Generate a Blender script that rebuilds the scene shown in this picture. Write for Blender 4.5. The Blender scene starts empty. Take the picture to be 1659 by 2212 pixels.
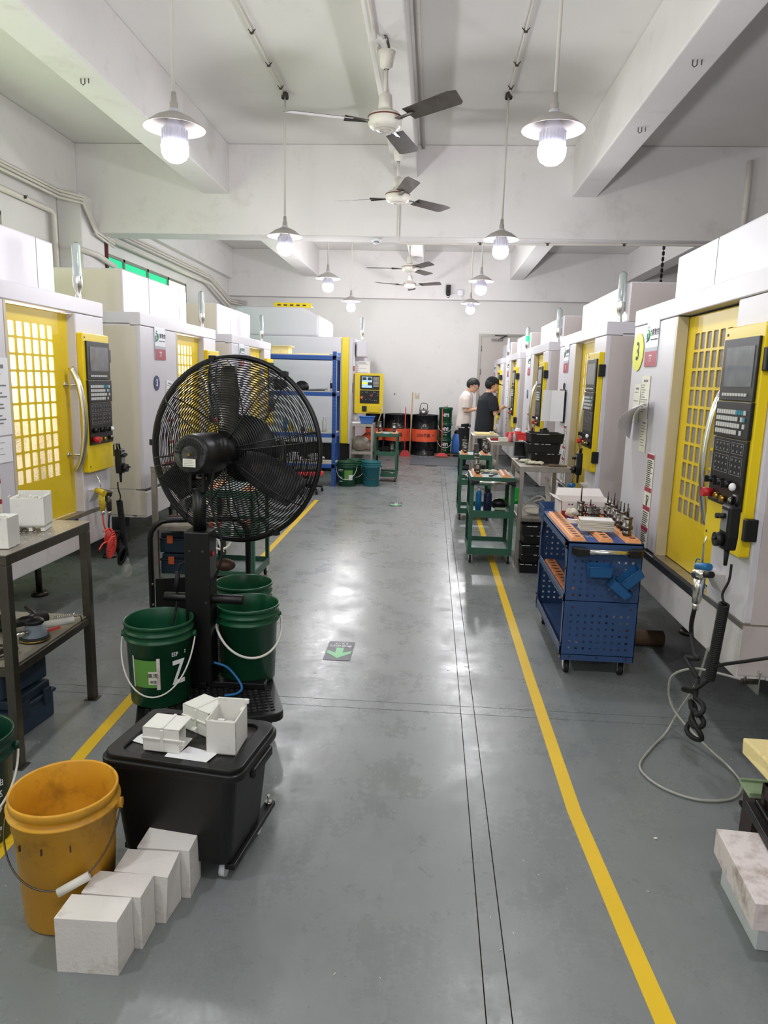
import bpy, math, random
from mathutils import Vector, Matrix
R_ = math.radians
random.seed(7)
SC = bpy.context.scene
COL = SC.collection

# ---------------------------------------------------------------- camera
W_, H_, F_ = 1659, 2212, 1530.0
def cam_setup():
    vx, vy, roll = (936 - 829.5) / F_, (825 - 1106) / F_, 0.0264
    a = Vector((vx, vy, 1)).normalized()
    h = Vector(((1036 - 829.5) / F_, (825 + 2.64 - 1106) / F_, 1))
    n = a.cross(h).normalized()
    if n.y < 0: n = -n
    up = -n
    X = a.cross(up)
    if X.x < 0: X = -X
    rows = (X, a, up)                       # world axes written in (right, down, forward)
    M = Matrix([[r.x, -r.y, -r.z] for r in rows])
    cd = bpy.data.cameras.new('camera'); cd.sensor_fit = 'VERTICAL'
    cd.sensor_height = 36.0; cd.sensor_width = 27.0
    cd.lens = F_ / H_ * 36.0
    cd.clip_start = 0.05; cd.clip_end = 100
    co = bpy.data.objects.new('camera', cd); COL.objects.link(co)
    co.matrix_world = Matrix.Translation((0, 0, 1.6)) @ M.to_4x4()
    SC.camera = co
cam_setup()

# ---------------------------------------------------------------- world, exposure
SC.view_settings.view_transform = 'Standard'
SC.view_settings.look = 'None'
SC.view_settings.gamma = 1.0
SC.view_settings.use_curve_mapping = False
SC.view_settings.exposure = 0.10
w = bpy.data.worlds.new('world'); SC.world = w; w.use_nodes = True
w.node_tree.nodes['Background'].inputs[0].default_value = (0.75, 0.85, 0.9, 1)
w.node_tree.nodes['Background'].inputs[1].default_value = 0.6
LAMP_POWER = (30.0, 38.0, 64.0, 84.0, 48.0, 48.0)   # watts, row by row away from the camera, then the two rows behind it
WINDOW_POWER = 42.0

# ---------------------------------------------------------------- materials
def lin(c):
    return tuple(((v / 255) / 12.92 if v / 255 <= .04045 else ((v / 255 + .055) / 1.055) ** 2.4) for v in c) + (1,)
MATS = {}
def mat(name, rgb, rough=.5, metal=0, var=0.0, scale=6, dirt=None, bump=0, bscale=60, emit=None, estr=0, spec=.5, trans=0, alpha=1, aniso=0, coat=0, ior=1.45):
    m = bpy.data.materials.new(name); m.use_nodes = True
    nt = m.node_tree; N = nt.nodes; L = nt.links
    p = N['Principled BSDF']
    p.inputs['Base Color'].default_value = lin(rgb)
    p.inputs['Roughness'].default_value = rough
    p.inputs['Metallic'].default_value = metal
    p.inputs['Specular IOR Level'].default_value = spec
    p.inputs['IOR'].default_value = ior
    if trans: p.inputs['Transmission Weight'].default_value = trans
    if alpha < 1: p.inputs['Alpha'].default_value = alpha
    if coat: p.inputs['Coat Weight'].default_value = coat
    if emit:
        p.inputs['Emission Color'].default_value = lin(emit); p.inputs['Emission Strength'].default_value = estr
    tc = N.new('ShaderNodeTexCoord')
    col = None
    if var:
        nz = N.new('ShaderNodeTexNoise'); nz.inputs['Scale'].default_value = scale; nz.inputs['Detail'].default_value = 6
        L.new(tc.outputs['Object'], nz.inputs['Vector'])
        mx = N.new('ShaderNodeMix'); mx.data_type = 'RGBA'
        c = lin(rgb)
        mx.inputs[6].default_value = tuple(max(0, v * (1 - var)) for v in c[:3]) + (1,)
        mx.inputs[7].default_value = tuple(min(1, v * (1 + var * .6)) for v in c[:3]) + (1,)
        cr = N.new('ShaderNodeMapRange'); cr.inputs[1].default_value = .3; cr.inputs[2].default_value = .7
        L.new(nz.outputs['Fac'], cr.inputs[0]); L.new(cr.outputs[0], mx.inputs[0])
        col = mx.outputs[2]
    if dirt:
        drgb, amt, dsc = dirt; amt += .045
        nz = N.new('ShaderNodeTexNoise'); nz.inputs['Scale'].default_value = dsc; nz.inputs['Detail'].default_value = 9
        nz.inputs['Roughness'].default_value = .7
        L.new(tc.outputs['Object'], nz.inputs['Vector'])
        cr = N.new('ShaderNodeMapRange'); cr.inputs[1].default_value = 1 - amt; cr.inputs[2].default_value = min(1.0, 1 - amt + .25)
        cr.inputs[4].default_value = .8
        L.new(nz.outputs['Fac'], cr.inputs[0])
        mx = N.new('ShaderNodeMix'); mx.data_type = 'RGBA'
        L.new(cr.outputs[0], mx.inputs[0])
        if col: L.new(col, mx.inputs[6])
        else: mx.inputs[6].default_value = lin(rgb)
        mx.inputs[7].default_value = lin(drgb)
        col = mx.outputs[2]
    if col: L.new(col, p.inputs['Base Color'])
    if bump:
        nz = N.new('ShaderNodeTexNoise'); nz.inputs['Scale'].default_value = bscale; nz.inputs['Detail'].default_value = 4
        L.new(tc.outputs['Object'], nz.inputs['Vector'])
        b = N.new('ShaderNodeBump'); b.inputs['Strength'].default_value = bump; b.inputs['Distance'].default_value = .01
        L.new(nz.outputs['Fac'], b.inputs['Height']); L.new(b.outputs[0], p.inputs['Normal'])
    MATS[name] = m
    return m
def M(n): return MATS[n]

mat('plaster', (224, 222, 219), .9, var=.05, scale=.9, dirt=((190, 186, 178), .36, 1.6), spec=.2)
mat('beam_paint', (222, 219, 218), .85, var=.04, scale=1.5, dirt=((196, 190, 186), .39, 2.5), spec=.2)
mat('white_paint', (205, 202, 208), .38, var=.02, scale=2)
mat('dirty_white', (206, 202, 201), .45, var=.05, scale=3, dirt=((150, 138, 126), .42, 3))
mat('beige_paint', (206, 197, 184), .45, var=.02, scale=2)
mat('taupe_paint', (190, 181, 178), .5, var=.03, scale=2)
mat('jamb_paint', (196, 186, 158), .45, var=.05)
mat('yellow_paint', (222, 192, 28), .36, var=.05, scale=2, dirt=((150, 128, 40), .36, 3.5))
mat('deep_yellow', (226, 198, 22), .34, dirt=((168, 148, 60), .33, 8))
mat('black_plastic', (17, 17, 18), .45, var=.1, scale=20)
mat('satin_black', (14, 14, 15), .4, var=.1, scale=15, dirt=((50, 48, 46), .34, 18))
mat('dusty_black', (30, 30, 31), .5, dirt=((98, 94, 90), .46, 14), bump=.1)
mat('rubber', (20, 20, 21), .65)
mat('chrome', (218, 217, 212), .22, metal=1)
mat('brushed', (186, 180, 170), .42, metal=1, var=.12, scale=12, dirt=((90, 84, 76), .42, 5))
mat('bench_dark', (112, 107, 98), .42, metal=1, var=.12, scale=10, dirt=((70, 64, 56), .42, 5))
mat('bench_shelf', (150, 144, 132), .5, var=.08, dirt=((96, 88, 76), .42, 8))
mat('dark_steel', (96, 92, 86), .38, metal=1, var=.2, scale=10)
mat('tool_steel', (120, 116, 112), .25, metal=1, var=.3, scale=40)
mat('rust_steel', (92, 66, 56), .6, metal=.5, var=.2)
mat('screen_off', (112, 114, 118), .18, var=.25, scale=14, coat=.4)
mat('screen_dark', (16, 17, 19), .2)
mat('key_white', (196, 196, 192), .5)
mat('key_teal', (40, 132, 150), .5)
mat('print_grey', (120, 122, 124), .6)
mat('red', (186, 34, 40), .4)
mat('sign_red', (158, 40, 60), .45)
mat('sign_white', (226, 229, 236), .4)
mat('sign_grey', (168, 172, 178), .45)
mat('ink', (30, 32, 38), .6)
mat('logo_green', (64, 160, 84), .5)
mat('logo_blue', (40, 70, 140), .5)
mat('badge_yellow', (214, 216, 48), .45)
mat('badge_blue', (38, 48, 104), .45)
mat('white_ink', (235, 235, 235), .5)
mat('paper', (232, 232, 234), .8, var=.02)
mat('old_paper', (222, 220, 204), .8, var=.04)
mat('brass', (176, 140, 64), .3, metal=1)
mat('gun_yellow', (214, 186, 36), .4, dirt=((120, 104, 50), .42, 30))
mat('gun_blue', (28, 104, 160), .45)
mat('hose_red', (228, 70, 62), .4)
mat('hose_clear', (196, 196, 186), .25, trans=.35)
mat('plastic_bag', (214, 214, 206), .25, trans=.6, alpha=.6)
mat('blue_cart', (52, 80, 124), .42, var=.08, scale=4, dirt=((28, 40, 72), .38, 5))
mat('blue_cart_top', (52, 82, 150), .42, dirt=((170, 172, 170), .36, 45))
mat('bin_blue', (36, 92, 144), .42)
mat('orange_tray', (230, 158, 102), .5, var=.05, dirt=((150, 96, 54), .38, 30))
mat('orange_dirty', (208, 124, 66), .6, dirt=((96, 70, 50), .5, 30))
mat('green_cart', (46, 92, 72), .45, var=.06, dirt=((80, 96, 86), .36, 10))
mat('cart_deck', (124, 142, 140), .5, dirt=((190, 190, 182), .42, 12))
mat('glove', (214, 208, 190), .9, var=.1, scale=20, dirt=((140, 130, 110), .42, 20), bump=.3, bscale=90)
mat('glove_green', (150, 172, 134), .9, var=.15, scale=20)
mat('carton', (222, 216, 212), .75, var=.03)
mat('carton_red', (150, 32, 36), .7)
mat('pail_green', (18, 76, 48), .34, var=.08, scale=5, dirt=((150, 178, 160), .30, 40), coat=.1)
mat('pail_dark', (16, 58, 42), .36, var=.08)
mat('pail_teal', (34, 110, 120), .4, var=.05)
mat('pail_yellow', (216, 158, 42), .42, var=.12, scale=5, dirt=((92, 70, 36), .45, 7))
mat('label_green', (98, 152, 66), .5, var=.06)
mat('handle_white', (220, 218, 208), .5)
mat('foam_white', (226, 222, 216), .85, var=.04, scale=8, dirt=((150, 132, 116), .42, 9), bump=.15, bscale=120)
mat('foam_clean', (226, 225, 218), .7, var=.03, scale=9, dirt=((180, 174, 164), .38, 16))
mat('foam_grey', (200, 204, 206), .85, var=.03, dirt=((166, 150, 138), .36, 9))
mat('foam_stained', (222, 212, 210), .85, var=.05, dirt=((112, 84, 40), .47, 11), bump=.15)
mat('foam_yellow', (226, 208, 148), .85, var=.05, dirt=((150, 104, 60), .38, 12), bump=.2)
mat('shaving', (230, 228, 216), .8, bump=.4)
mat('brown_frame', (52, 38, 36), .5)
mat('toolbox_navy', (40, 60, 78), .5, var=.08)
mat('toolbox_lid', (34, 50, 66), .5, var=.08)
mat('latch_orange', (228, 106, 56), .5)
mat('shelf_blue', (44, 92, 172), .42, var=.05)
mat('deck_board', (198, 192, 178), .7)
mat('drum_black', (18, 19, 21), .2, coat=.3)
mat('drum_orange', (226, 96, 62), .35, var=.05)
mat('barrel_blue', (56, 104, 176), .45)
mat('broom_red', (196, 62, 66), .55)
mat('wood', (182, 146, 106), .6, var=.15, scale=14)
mat('wood_dark', (104, 82, 62), .7, var=.2)
mat('mat_grey', (92, 96, 100), .85, bump=.4, bscale=150)
mat('door_grey', (186, 178, 172), .5)
mat('tape_yellow', (232, 192, 30), .45, var=.05, scale=3, dirt=((150, 132, 52), .30, 9))
mat('sticker_black', (44, 46, 52), .4)
mat('sticker_green', (140, 214, 156), .45, emit=(140, 214, 156), estr=0.0)
mat('conduit', (214, 208, 200), .5, dirt=((170, 158, 146), .38, 8))
mat('clip_dark', (70, 64, 58), .6)
mat('rod_white', (216, 212, 204), .5, dirt=((168, 160, 150), .38, 12))
mat('shade_grey', (176, 170, 166), .5)
mat('lamp_body', (196, 196, 208), .5)
mat('fan_white', (220, 216, 206), .4, dirt=((160, 146, 124), .40, 12))
mat('fan_band', (104, 50, 40), .5)
mat('fan_blade', (88, 82, 78), .5, metal=.3, dirt=((56, 50, 46), .5, 6))
mat('bulb', (255, 255, 255), .3, emit=(238, 236, 255), estr=30)
mat('green_glass', (20, 190, 130), .3, emit=(30, 226, 158), estr=.6)
mat('daylight', (240, 246, 236), .3, emit=(214, 236, 186), estr=2.4)
mat('green_lit', (40, 230, 120), .3, emit=(10, 235, 60), estr=4)
mat('tube_glass', (216, 226, 226), .12, trans=.5, coat=.5)
mat('window_frame', (150, 148, 140), .5, metal=.6)
mat('downpipe', (112, 56, 52), .5, var=.1)
mat('cavity', (176, 172, 160), .6)
mat('skin', (206, 160, 132), .55)
mat('hair', (20, 18, 18), .6, bump=.4, bscale=200)
mat('shirt_white', (226, 214, 206), .9, bump=.2, bscale=12)
mat('shirt_black', (30, 32, 38), .9, bump=.2, bscale=12)
mat('trousers', (24, 24, 28), .9)
mat('lcd', (150, 180, 200), .3, emit=(150, 190, 215), estr=.6)
mat('lcd_yellow', (220, 220, 60), .3, emit=(220, 220, 60), estr=.5)
mat('lcd_dark', (40, 44, 40), .3)
mat('orange_soft', (236, 120, 96), .8, var=.1)
mat('pink_plastic', (240, 130, 140), .4)
mat('clear_plastic', (220, 228, 226), .2, trans=.4)
mat('basket_red', (222, 60, 64), .45)
mat('bright_green', (40, 190, 60), .45)
mat('can_blue', (40, 124, 184), .3, metal=.3)
mat('can_navy', (44, 52, 84), .3, metal=.3, var=.3, scale=30)
mat('cup_yellow', (230, 200, 60), .4)
mat('kettle', (150, 150, 150), .3, metal=.9)
mat('bag_dirty', (150, 138, 126), .4, var=.25, scale=9, bump=.6, bscale=20)
mat('trash_black', (18, 18, 20), .35, bump=.6, bscale=16)
mat('velcro', (120, 132, 140), .6)

def glass_panel_mat(name, rgb, speck):
    m = mat(name, rgb, .35, var=.04, scale=3)
    nt = m.node_tree; N = nt.nodes; L = nt.links; p = N['Principled BSDF']
    tc = N.new('ShaderNodeTexCoord'); v = N.new('ShaderNodeTexNoise'); v.inputs['Scale'].default_value = 140
    v.inputs['Detail'].default_value = 2
    L.new(tc.outputs['Object'], v.inputs['Vector'])
    big = N.new('ShaderNodeTexNoise'); big.inputs['Scale'].default_value = 3
    L.new(tc.outputs['Object'], big.inputs['Vector'])
    mul = N.new('ShaderNodeMath'); mul.operation = 'MULTIPLY'
    L.new(v.outputs['Fac'], mul.inputs[0]); L.new(big.outputs['Fac'], mul.inputs[1])
    r = N.new('ShaderNodeMapRange'); r.inputs[1].default_value = .24; r.inputs[2].default_value = .36; r.inputs[4].default_value = speck
    L.new(mul.outputs[0], r.inputs[0])
    mx = N.new('ShaderNodeMix'); mx.data_type = 'RGBA'
    mx.inputs[6].default_value = lin(rgb); mx.inputs[7].default_value = lin((150, 130, 90))
    L.new(r.outputs[0], mx.inputs[0]); L.new(mx.outputs[2], p.inputs['Base Color'])
    tr = N.new('ShaderNodeBsdfTranslucent'); L.new(mx.outputs[2], tr.inputs[0])
    ms = N.new('ShaderNodeMixShader'); ms.inputs[0].default_value = .6
    L.new(p.outputs[0], ms.inputs[1]); L.new(tr.outputs[0], ms.inputs[2])
    L.new(ms.outputs[0], N['Material Output'].inputs[0])
glass_panel_mat('frosted_glass', (238, 232, 214), .5)
glass_panel_mat('dull_glass', (212, 204, 202), .45)

def floor_mat():
    m = bpy.data.materials.new('epoxy_floor'); m.use_nodes = True; MATS['epoxy_floor'] = m
    nt = m.node_tree; N = nt.nodes; L = nt.links; p = N['Principled BSDF']
    geo = N.new('ShaderNodeNewGeometry')
    def noise(scale, det=6, rough=.6, stretch=None):
        n = N.new('ShaderNodeTexNoise'); n.inputs['Scale'].default_value = scale
        n.inputs['Detail'].default_value = det; n.inputs['Roughness'].default_value = rough
        if stretch:
            mp = N.new('ShaderNodeMapping'); mp.inputs['Scale'].default_value = stretch
            L.new(geo.outputs['Position'], mp.inputs[0]); L.new(mp.outputs[0], n.inputs['Vector'])
        else: L.new(geo.outputs['Position'], n.inputs['Vector'])
        return n.outputs['Fac']
    def rng(s, a, b, c=0, d=1):
        r = N.new('ShaderNodeMapRange'); L.new(s, r.inputs[0])
        for i, v in zip((1, 2, 3, 4), (a, b, c, d)): r.inputs[i].default_value = v
        return r.outputs[0]
    def mix(f, a, b):
        x = N.new('ShaderNodeMix'); x.data_type = 'RGBA'; L.new(f, x.inputs[0])
        for k, v in ((6, a), (7, b)):
            if isinstance(v, tuple): x.inputs[k].default_value = lin(v)
            else: L.new(v, x.inputs[k])
        return x.outputs[2]
    c = mix(rng(noise(.9), .35, .65), (118, 123, 123), (130, 134, 133))
    c = mix(rng(noise(2.6, 9, .75, (1, .35, 1)), .56, .74, 0, .4), c, (150, 152, 150))
    c = mix(rng(noise(5, 9, .8), .62, .76, 0, .35), c, (100, 100, 96))
    c = mix(rng(noise(60, 3, .6), .71, .76, 0, .75), c, (60, 56, 50))
    L.new(c, p.inputs['Base Color'])
    rr = N.new('ShaderNodeMath'); rr.operation = 'ADD'
    L.new(rng(noise(3.2, 8, .7), .35, .7, .20, .42), rr.inputs[0])
    L.new(rng(noise(26, 6, .8), .5, .75, 0, .18), rr.inputs[1])
    L.new(rr.outputs[0], p.inputs['Roughness'])
    p.inputs['Specular IOR Level'].default_value = .55
    b = N.new('ShaderNodeBump'); b.inputs['Strength'].default_value = .12; b.inputs['Distance'].default_value = .004
    L.new(noise(18, 8, .75), b.inputs['Height']); L.new(b.outputs[0], p.inputs['Normal'])
floor_mat()

# ---------------------------------------------------------------- mesh helpers
class MB:
    def __init__(s): s.v = []; s.f = []; s.sm = []
    def add(s, vs, fs, smooth=False):
        n = len(s.v); s.v += [tuple(v) for v in vs]
        for f in fs: s.f.append(tuple(i + n for i in f)); s.sm.append(smooth)
        return s
    def box(s, x0, x1, y0, y1, z0, z1):
        x0, x1 = min(x0, x1), max(x0, x1); y0, y1 = min(y0, y1), max(y0, y1); z0, z1 = min(z0, z1), max(z0, z1)
        return s.add([(x0, y0, z0), (x1, y0, z0), (x1, y1, z0), (x0, y1, z0), (x0, y0, z1), (x1, y0, z1), (x1, y1, z1), (x0, y1, z1)],
                     [(0, 3, 2, 1), (4, 5, 6, 7), (0, 1, 5, 4), (1, 2, 6, 5), (2, 3, 7, 6), (3, 0, 4, 7)])
    def obox(s, c, size, rz=0, rx=0, ry=0):
        m = Matrix.Translation(c) @ Matrix.Rotation(rz, 4, 'Z') @ Matrix.Rotation(rx, 4, 'X') @ Matrix.Rotation(ry, 4, 'Y')
        a, b, h = size[0] / 2, size[1] / 2, size[2] / 2
        vs = [m @ Vector(p) for p in [(-a, -b, -h), (a, -b, -h), (a, b, -h), (-a, b, -h), (-a, -b, h), (a, -b, h), (a, b, h), (-a, b, h)]]
        return s.add(vs, [(0, 3, 2, 1), (4, 5, 6, 7), (0, 1, 5, 4), (1, 2, 6, 5), (2, 3, 7, 6), (3, 0, 4, 7)])
    def hexa(s, b4, t4):
        return s.add(list(b4) + list(t4), [(0, 3, 2, 1), (4, 5, 6, 7), (0, 1, 5, 4), (1, 2, 6, 5), (2, 3, 7, 6), (3, 0, 4, 7)])
    def prism(s, poly, z0, z1, axis='z'):
        n = len(poly)
        def P(a, b, c):
            return {'z': (a, b, c), 'y': (a, c, b), 'x': (c, a, b)}[axis]
        vs = [P(a, b, z0) for a, b in poly] + [P(a, b, z1) for a, b in poly]
        fs = [tuple(range(n - 1, -1, -1)), tuple(range(n, 2 * n))] + [(i, (i + 1) % n, (i + 1) % n + n, i + n) for i in range(n)]
        return s.add(vs, fs)
    def tube(s, pts, r, seg=8, caps=True, closed=False):
        pts = [Vector(p) for p in pts]; n = len(pts)
        rs = r if isinstance(r, (list, tuple)) else [r] * n
        vs = []; prev = None
        for i, p in enumerate(pts):
            if closed: t = (pts[(i + 1) % n] - pts[i - 1])
            else: t = pts[min(i + 1, n - 1)] - pts[max(i - 1, 0)]
            if t.length < 1e-9: t = Vector((0, 0, 1))
            t.normalize()
            if prev is None:
                prev = Vector((0, 0, 1)) if abs(t.z) < .9 else Vector((1, 0, 0))
            u = (prev - t * prev.dot(t))
            if u.length < 1e-6: u = t.orthogonal()
            u.normalize(); prev = u; b = t.cross(u)
            for k in range(seg):
                a = 2 * math.pi * k / seg
                vs.append(p + (u * math.cos(a) + b * math.sin(a)) * rs[i])
        fs = []
        m = n if closed else n - 1
        for i in range(m):
            j = (i + 1) % n
            for k in range(seg):
                fs.append((i * seg + k, i * seg + (k + 1) % seg, j * seg + (k + 1) % seg, j * seg + k))
        s.add(vs, fs, True)
        if caps and not closed:
            o = len(s.v) - len(vs)
            s.f.append(tuple(o + k for k in range(seg - 1, -1, -1))); s.sm.append(False)
            s.f.append(tuple(o + (n - 1) * seg + k for k in range(seg))); s.sm.append(False)
        return s
    def cyl(s, p0, p1, r0, r1=None, seg=20):
        return s.tube([p0, p1], [r0, r0 if r1 is None else r1], seg)
    def lathe(s, prof, c=(0, 0, 0), seg=32, axis='z', smooth=True, closed=False):
        vs = []
        for r, h in prof:
            for k in range(seg):
                a = 2 * math.pi * k / seg
                x, y = r * math.cos(a), r * math.sin(a)
                p = {'z': (x, y, h), 'y': (x, h, y), 'x': (h, x, y)}[axis]
                vs.append((p[0] + c[0], p[1] + c[1], p[2] + c[2]))
        n = len(prof); fs = []
        rng = n if closed else n - 1
        for i in range(rng):
            j = (i + 1) % n
            for k in range(seg):
                fs.append((i * seg + k, i * seg + (k + 1) % seg, j * seg + (k + 1) % seg, j * seg + k))
        s.add(vs, fs, smooth)
        return s
    def cap(s, r, h, c=(0, 0, 0), seg=32):
        vs = [(c[0] + r * math.cos(2 * math.pi * k / seg), c[1] + r * math.sin(2 * math.pi * k / seg), c[2] + h) for k in range(seg)]
        return s.add(vs, [tuple(range(seg))])
    def ring(s, c, r, wr, seg=48, ws=5, axis='y'):
        pts = []
        for k in range(seg):
            a = 2 * math.pi * k / seg; x, y = r * math.cos(a), r * math.sin(a)
            pts.append({'z': (c[0] + x, c[1] + y, c[2]), 'y': (c[0] + x, c[1], c[2] + y), 'x': (c[0], c[1] + x, c[2] + y)}[axis])
        return s.tube(pts, wr, ws, closed=True)
    def sphere(s, c, r, seg=16, rings=10, sc=(1, 1, 1)):
        vs = []; fs = []
        for i in range(rings + 1):
            t = math.pi * i / rings
            for k in range(seg):
                a = 2 * math.pi * k / seg
                vs.append((c[0] + r * sc[0] * math.sin(t) * math.cos(a), c[1] + r * sc[1] * math.sin(t) * math.sin(a), c[2] - r * sc[2] * math.cos(t)))
        for i in range(rings):
            for k in range(seg):
                fs.append((i * seg + k, i * seg + (k + 1) % seg, (i + 1) * seg + (k + 1) % seg, (i + 1) * seg + k))
        return s.add(vs, fs, True)
    def build(s, name, m, parent=None, bevel=0, loc=None, rot=None, bseg=2, weld=False):
        me = bpy.data.meshes.new(name)
        me.from_pydata(s.v, [], s.f)
        me.polygons.foreach_set('use_smooth', s.sm)
        me.materials.append(M(m) if isinstance(m, str) else m)
        me.validate(); me.update()
        o = bpy.data.objects.new(name, me); COL.objects.link(o)
        if parent is not None: o.parent = parent
        if loc is not None: o.location = loc
        if rot is not None: o.rotation_euler = rot
        if weld:
            o.modifiers.new('weld', 'WELD').merge_threshold = 1e-4
        if bevel:
            b = o.modifiers.new('bevel', 'BEVEL'); b.width = bevel; b.segments = bseg; b.limit_method = 'ANGLE'
            b.angle_limit = R_(40)
        return o
def rrect(x0, x1, y0, y1, r, n=3):
    pts = []
    for cx, cy, a0 in ((x1 - r, y0 + r, -90), (x1 - r, y1 - r, 0), (x0 + r, y1 - r, 90), (x0 + r, y0 + r, 180)):
        for k in range(n + 1):
            a = R_(a0 + 90 * k / n); pts.append((cx + r * math.cos(a), cy + r * math.sin(a)))
    return pts
def arc(c, r, a0, a1, n, plane='xz'):
    out = []
    for k in range(n + 1):
        a = R_(a0 + (a1 - a0) * k / n); u, v = r * math.cos(a), r * math.sin(a)
        out.append({'xz': (c[0] + u, c[1], c[2] + v), 'yz': (c[0], c[1] + u, c[2] + v), 'xy': (c[0] + u, c[1] + v, c[2])}[plane])
    return out
def spline(pts, n=8):
    P = [Vector(p) for p in pts]; out = []
    for i in range(len(P) - 1):
        p0 = P[max(i - 1, 0)]; p1 = P[i]; p2 = P[i + 1]; p3 = P[min(i + 2, len(P) - 1)]
        for k in range(n):
            t = k / n
            out.append(.5 * ((2 * p1) + (-p0 + p2) * t + (2 * p0 - 5 * p1 + 4 * p2 - p3) * t * t + (-p0 + 3 * p1 - 3 * p2 + p3) * t ** 3))
    out.append(P[-1]); return out
def helix(p0, p1, r, turns, n=14, drop=0):
    p0, p1 = Vector(p0), Vector(p1); d = p1 - p0; t = d.normalized(); u = t.orthogonal().normalized(); b = t.cross(u)
    N = int(turns * n); out = []
    for i in range(N + 1):
        s = i / N; a = 2 * math.pi * turns * s
        out.append(p0 + d * s + (u * math.cos(a) + b * math.sin(a)) * r)
    return out

def tag(o, label=None, cat=None, group=None, kind=None):
    if label: o['label'] = label
    if cat: o['category'] = cat
    if group: o['group'] = group
    if kind: o['kind'] = kind
    return o
def thing(name, label, cat, loc=(0, 0, 0), rz=0, group=None):
    o = bpy.data.objects.new(name, None); COL.objects.link(o); o.location = loc; o.rotation_euler = (0, 0, rz)
    o.empty_display_size = .05
    return tag(o, label, cat, group)
def one(mb, name, m, label, cat, loc=(0, 0, 0), rz=0, group=None, bevel=0, rot=None, weld=False):
    o = mb.build(name, m, None, bevel, weld=weld); o.location = loc; o.rotation_euler = rot or (0, 0, rz)
    return tag(o, label, cat, group)
KIDS = {}
def copy_tree(src, loc=None, rz=None, label=None, group=None):
    def rec(o, par):
        c = o.copy(); COL.objects.link(c)
        if par is not None: c.parent = par
        for ch in [x for x in KIDS.get(o.name) or kids(o)]: rec(ch, c)
        return c
    r = rec(src, None)
    if loc is not None: r.location = loc
    if rz is not None: r.rotation_euler = (0, 0, rz)
    if label: r['label'] = label
    if group: r['group'] = group
    return r
def kids(o):
    return [x for x in bpy.data.objects if x.parent == o]
def child(o, base):
    return [k for k in kids(o) if k.name.split('.')[0] == base]
TEXT = {}
def text(s, size, m, parent, loc, rot=(R_(90), 0, 0), name='lettering', align='CENTER', sx=1.0, extrude=.0004, bold=0):
    key = (s, size, align, m, bold)
    if key not in TEXT:
        c = bpy.data.curves.new(name, 'FONT'); c.body = s; c.size = size; c.align_x = align; c.align_y = 'CENTER'
        c.extrude = extrude; c.resolution_u = 2; c.offset = bold
        t = bpy.data.objects.new('t', c); COL.objects.link(t)
        dg = bpy.context.evaluated_depsgraph_get(); dg.update()
        me = bpy.data.meshes.new_from_object(t.evaluated_get(dg)); me.name = name
        me.materials.clear(); me.materials.append(M(m))
        bpy.data.objects.remove(t); TEXT[key] = me
    o = bpy.data.objects.new(name, TEXT[key]); COL.objects.link(o)
    if parent is not None: o.parent = parent
    o.location = loc; o.rotation_euler = rot; o.scale = (sx, 1, 1)
    return o

# ================================================================= STRUCTURE
XL, XR, YB, YF, ZC = -4.6, 6.5, -4.0, 16.2, 4.36
def struct(o, label=None): o['kind'] = 'structure'; return tag(o, label)
fl = MB().box(XL - .2, XR + .2, YB - .2, YF + .2, -.2, -.012).build('floor', 'wood_dark'); struct(fl, 'grey epoxy painted concrete floor with saw cut joints')
xs = [(XL - .2, .195), (.1985, .262), (.2655, XR + .2)]
ys = [(YB - .2, 3.262), (3.266, 3.345), (3.349, YF + .2)]
for a, b in xs:
    for c, d in ys:
        MB().box(a, b, c, d, -.012, 0).build('floor_slab', 'epoxy_floor', fl)
struct(MB().box(XL - .2, XR + .2, YB - .2, YF + .2, ZC, ZC + .2).build('ceiling', 'plaster'), 'white painted concrete ceiling slab')
struct(MB().box(XL - .2, XR + .2, YF, YF + .2, 0, ZC).build('wall_back', 'plaster'), 'plain white plastered end wall of the workshop')
struct(MB().box(XL - .2, XR + .2, YB - .2, YB, 0, ZC).build('wall_front', 'plaster'), 'white wall behind the camera')
struct(MB().box(XR, XR + .2, YB, YF, 0, ZC).build('wall_right', 'plaster'), 'white wall beyond the right hand machines')
lw = MB()
WIN = [(1.2, 7.6), (9.75, 13.3)]
WZ0, WZ1 = 1.0, 3.25
lw.box(XL - .2, XL, YB, YF, 0, WZ0); lw.box(XL - .2, XL, YB, YF, WZ1, ZC)
yy = YB
for a, b in WIN:
    lw.box(XL - .2, XL, yy, a, WZ0, WZ1); yy = b
lw.box(XL - .2, XL, yy, YF, WZ0, WZ1)
struct(lw.build('wall_left', 'plaster'), 'white left wall with high windows behind the machines')
for i, (a, b) in enumerate(WIN):
    fr = MB()
    fr.box(XL - .06, XL - .005, a, b, WZ1 - .04, WZ1); fr.box(XL - .06, XL - .005, a, b, WZ0, WZ0 + .04)
    n = 4 if i else 5
    for k in range(n + 1):
        y = a + (b - a) * k / n; fr.box(XL - .06, XL - .005, max(a, y - .03), min(b, y + .03), WZ0, WZ1)
    fo = fr.build('window_%d' % (i + 1), 'window_frame'); struct(fo, 'grey metal window frame high on left wall')
    for k in range(n):
        y0, y1 = a + (b - a) * k / n + .03, a + (b - a) * (k + 1) / n - .03
        lower = 'green_glass' if (i == 1 and k < 3) else 'daylight'
        MB().box(XL - .035, XL - .025, y0, y1, WZ0 + .04, WZ1 - .04).build('pane', lower, fo)
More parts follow.
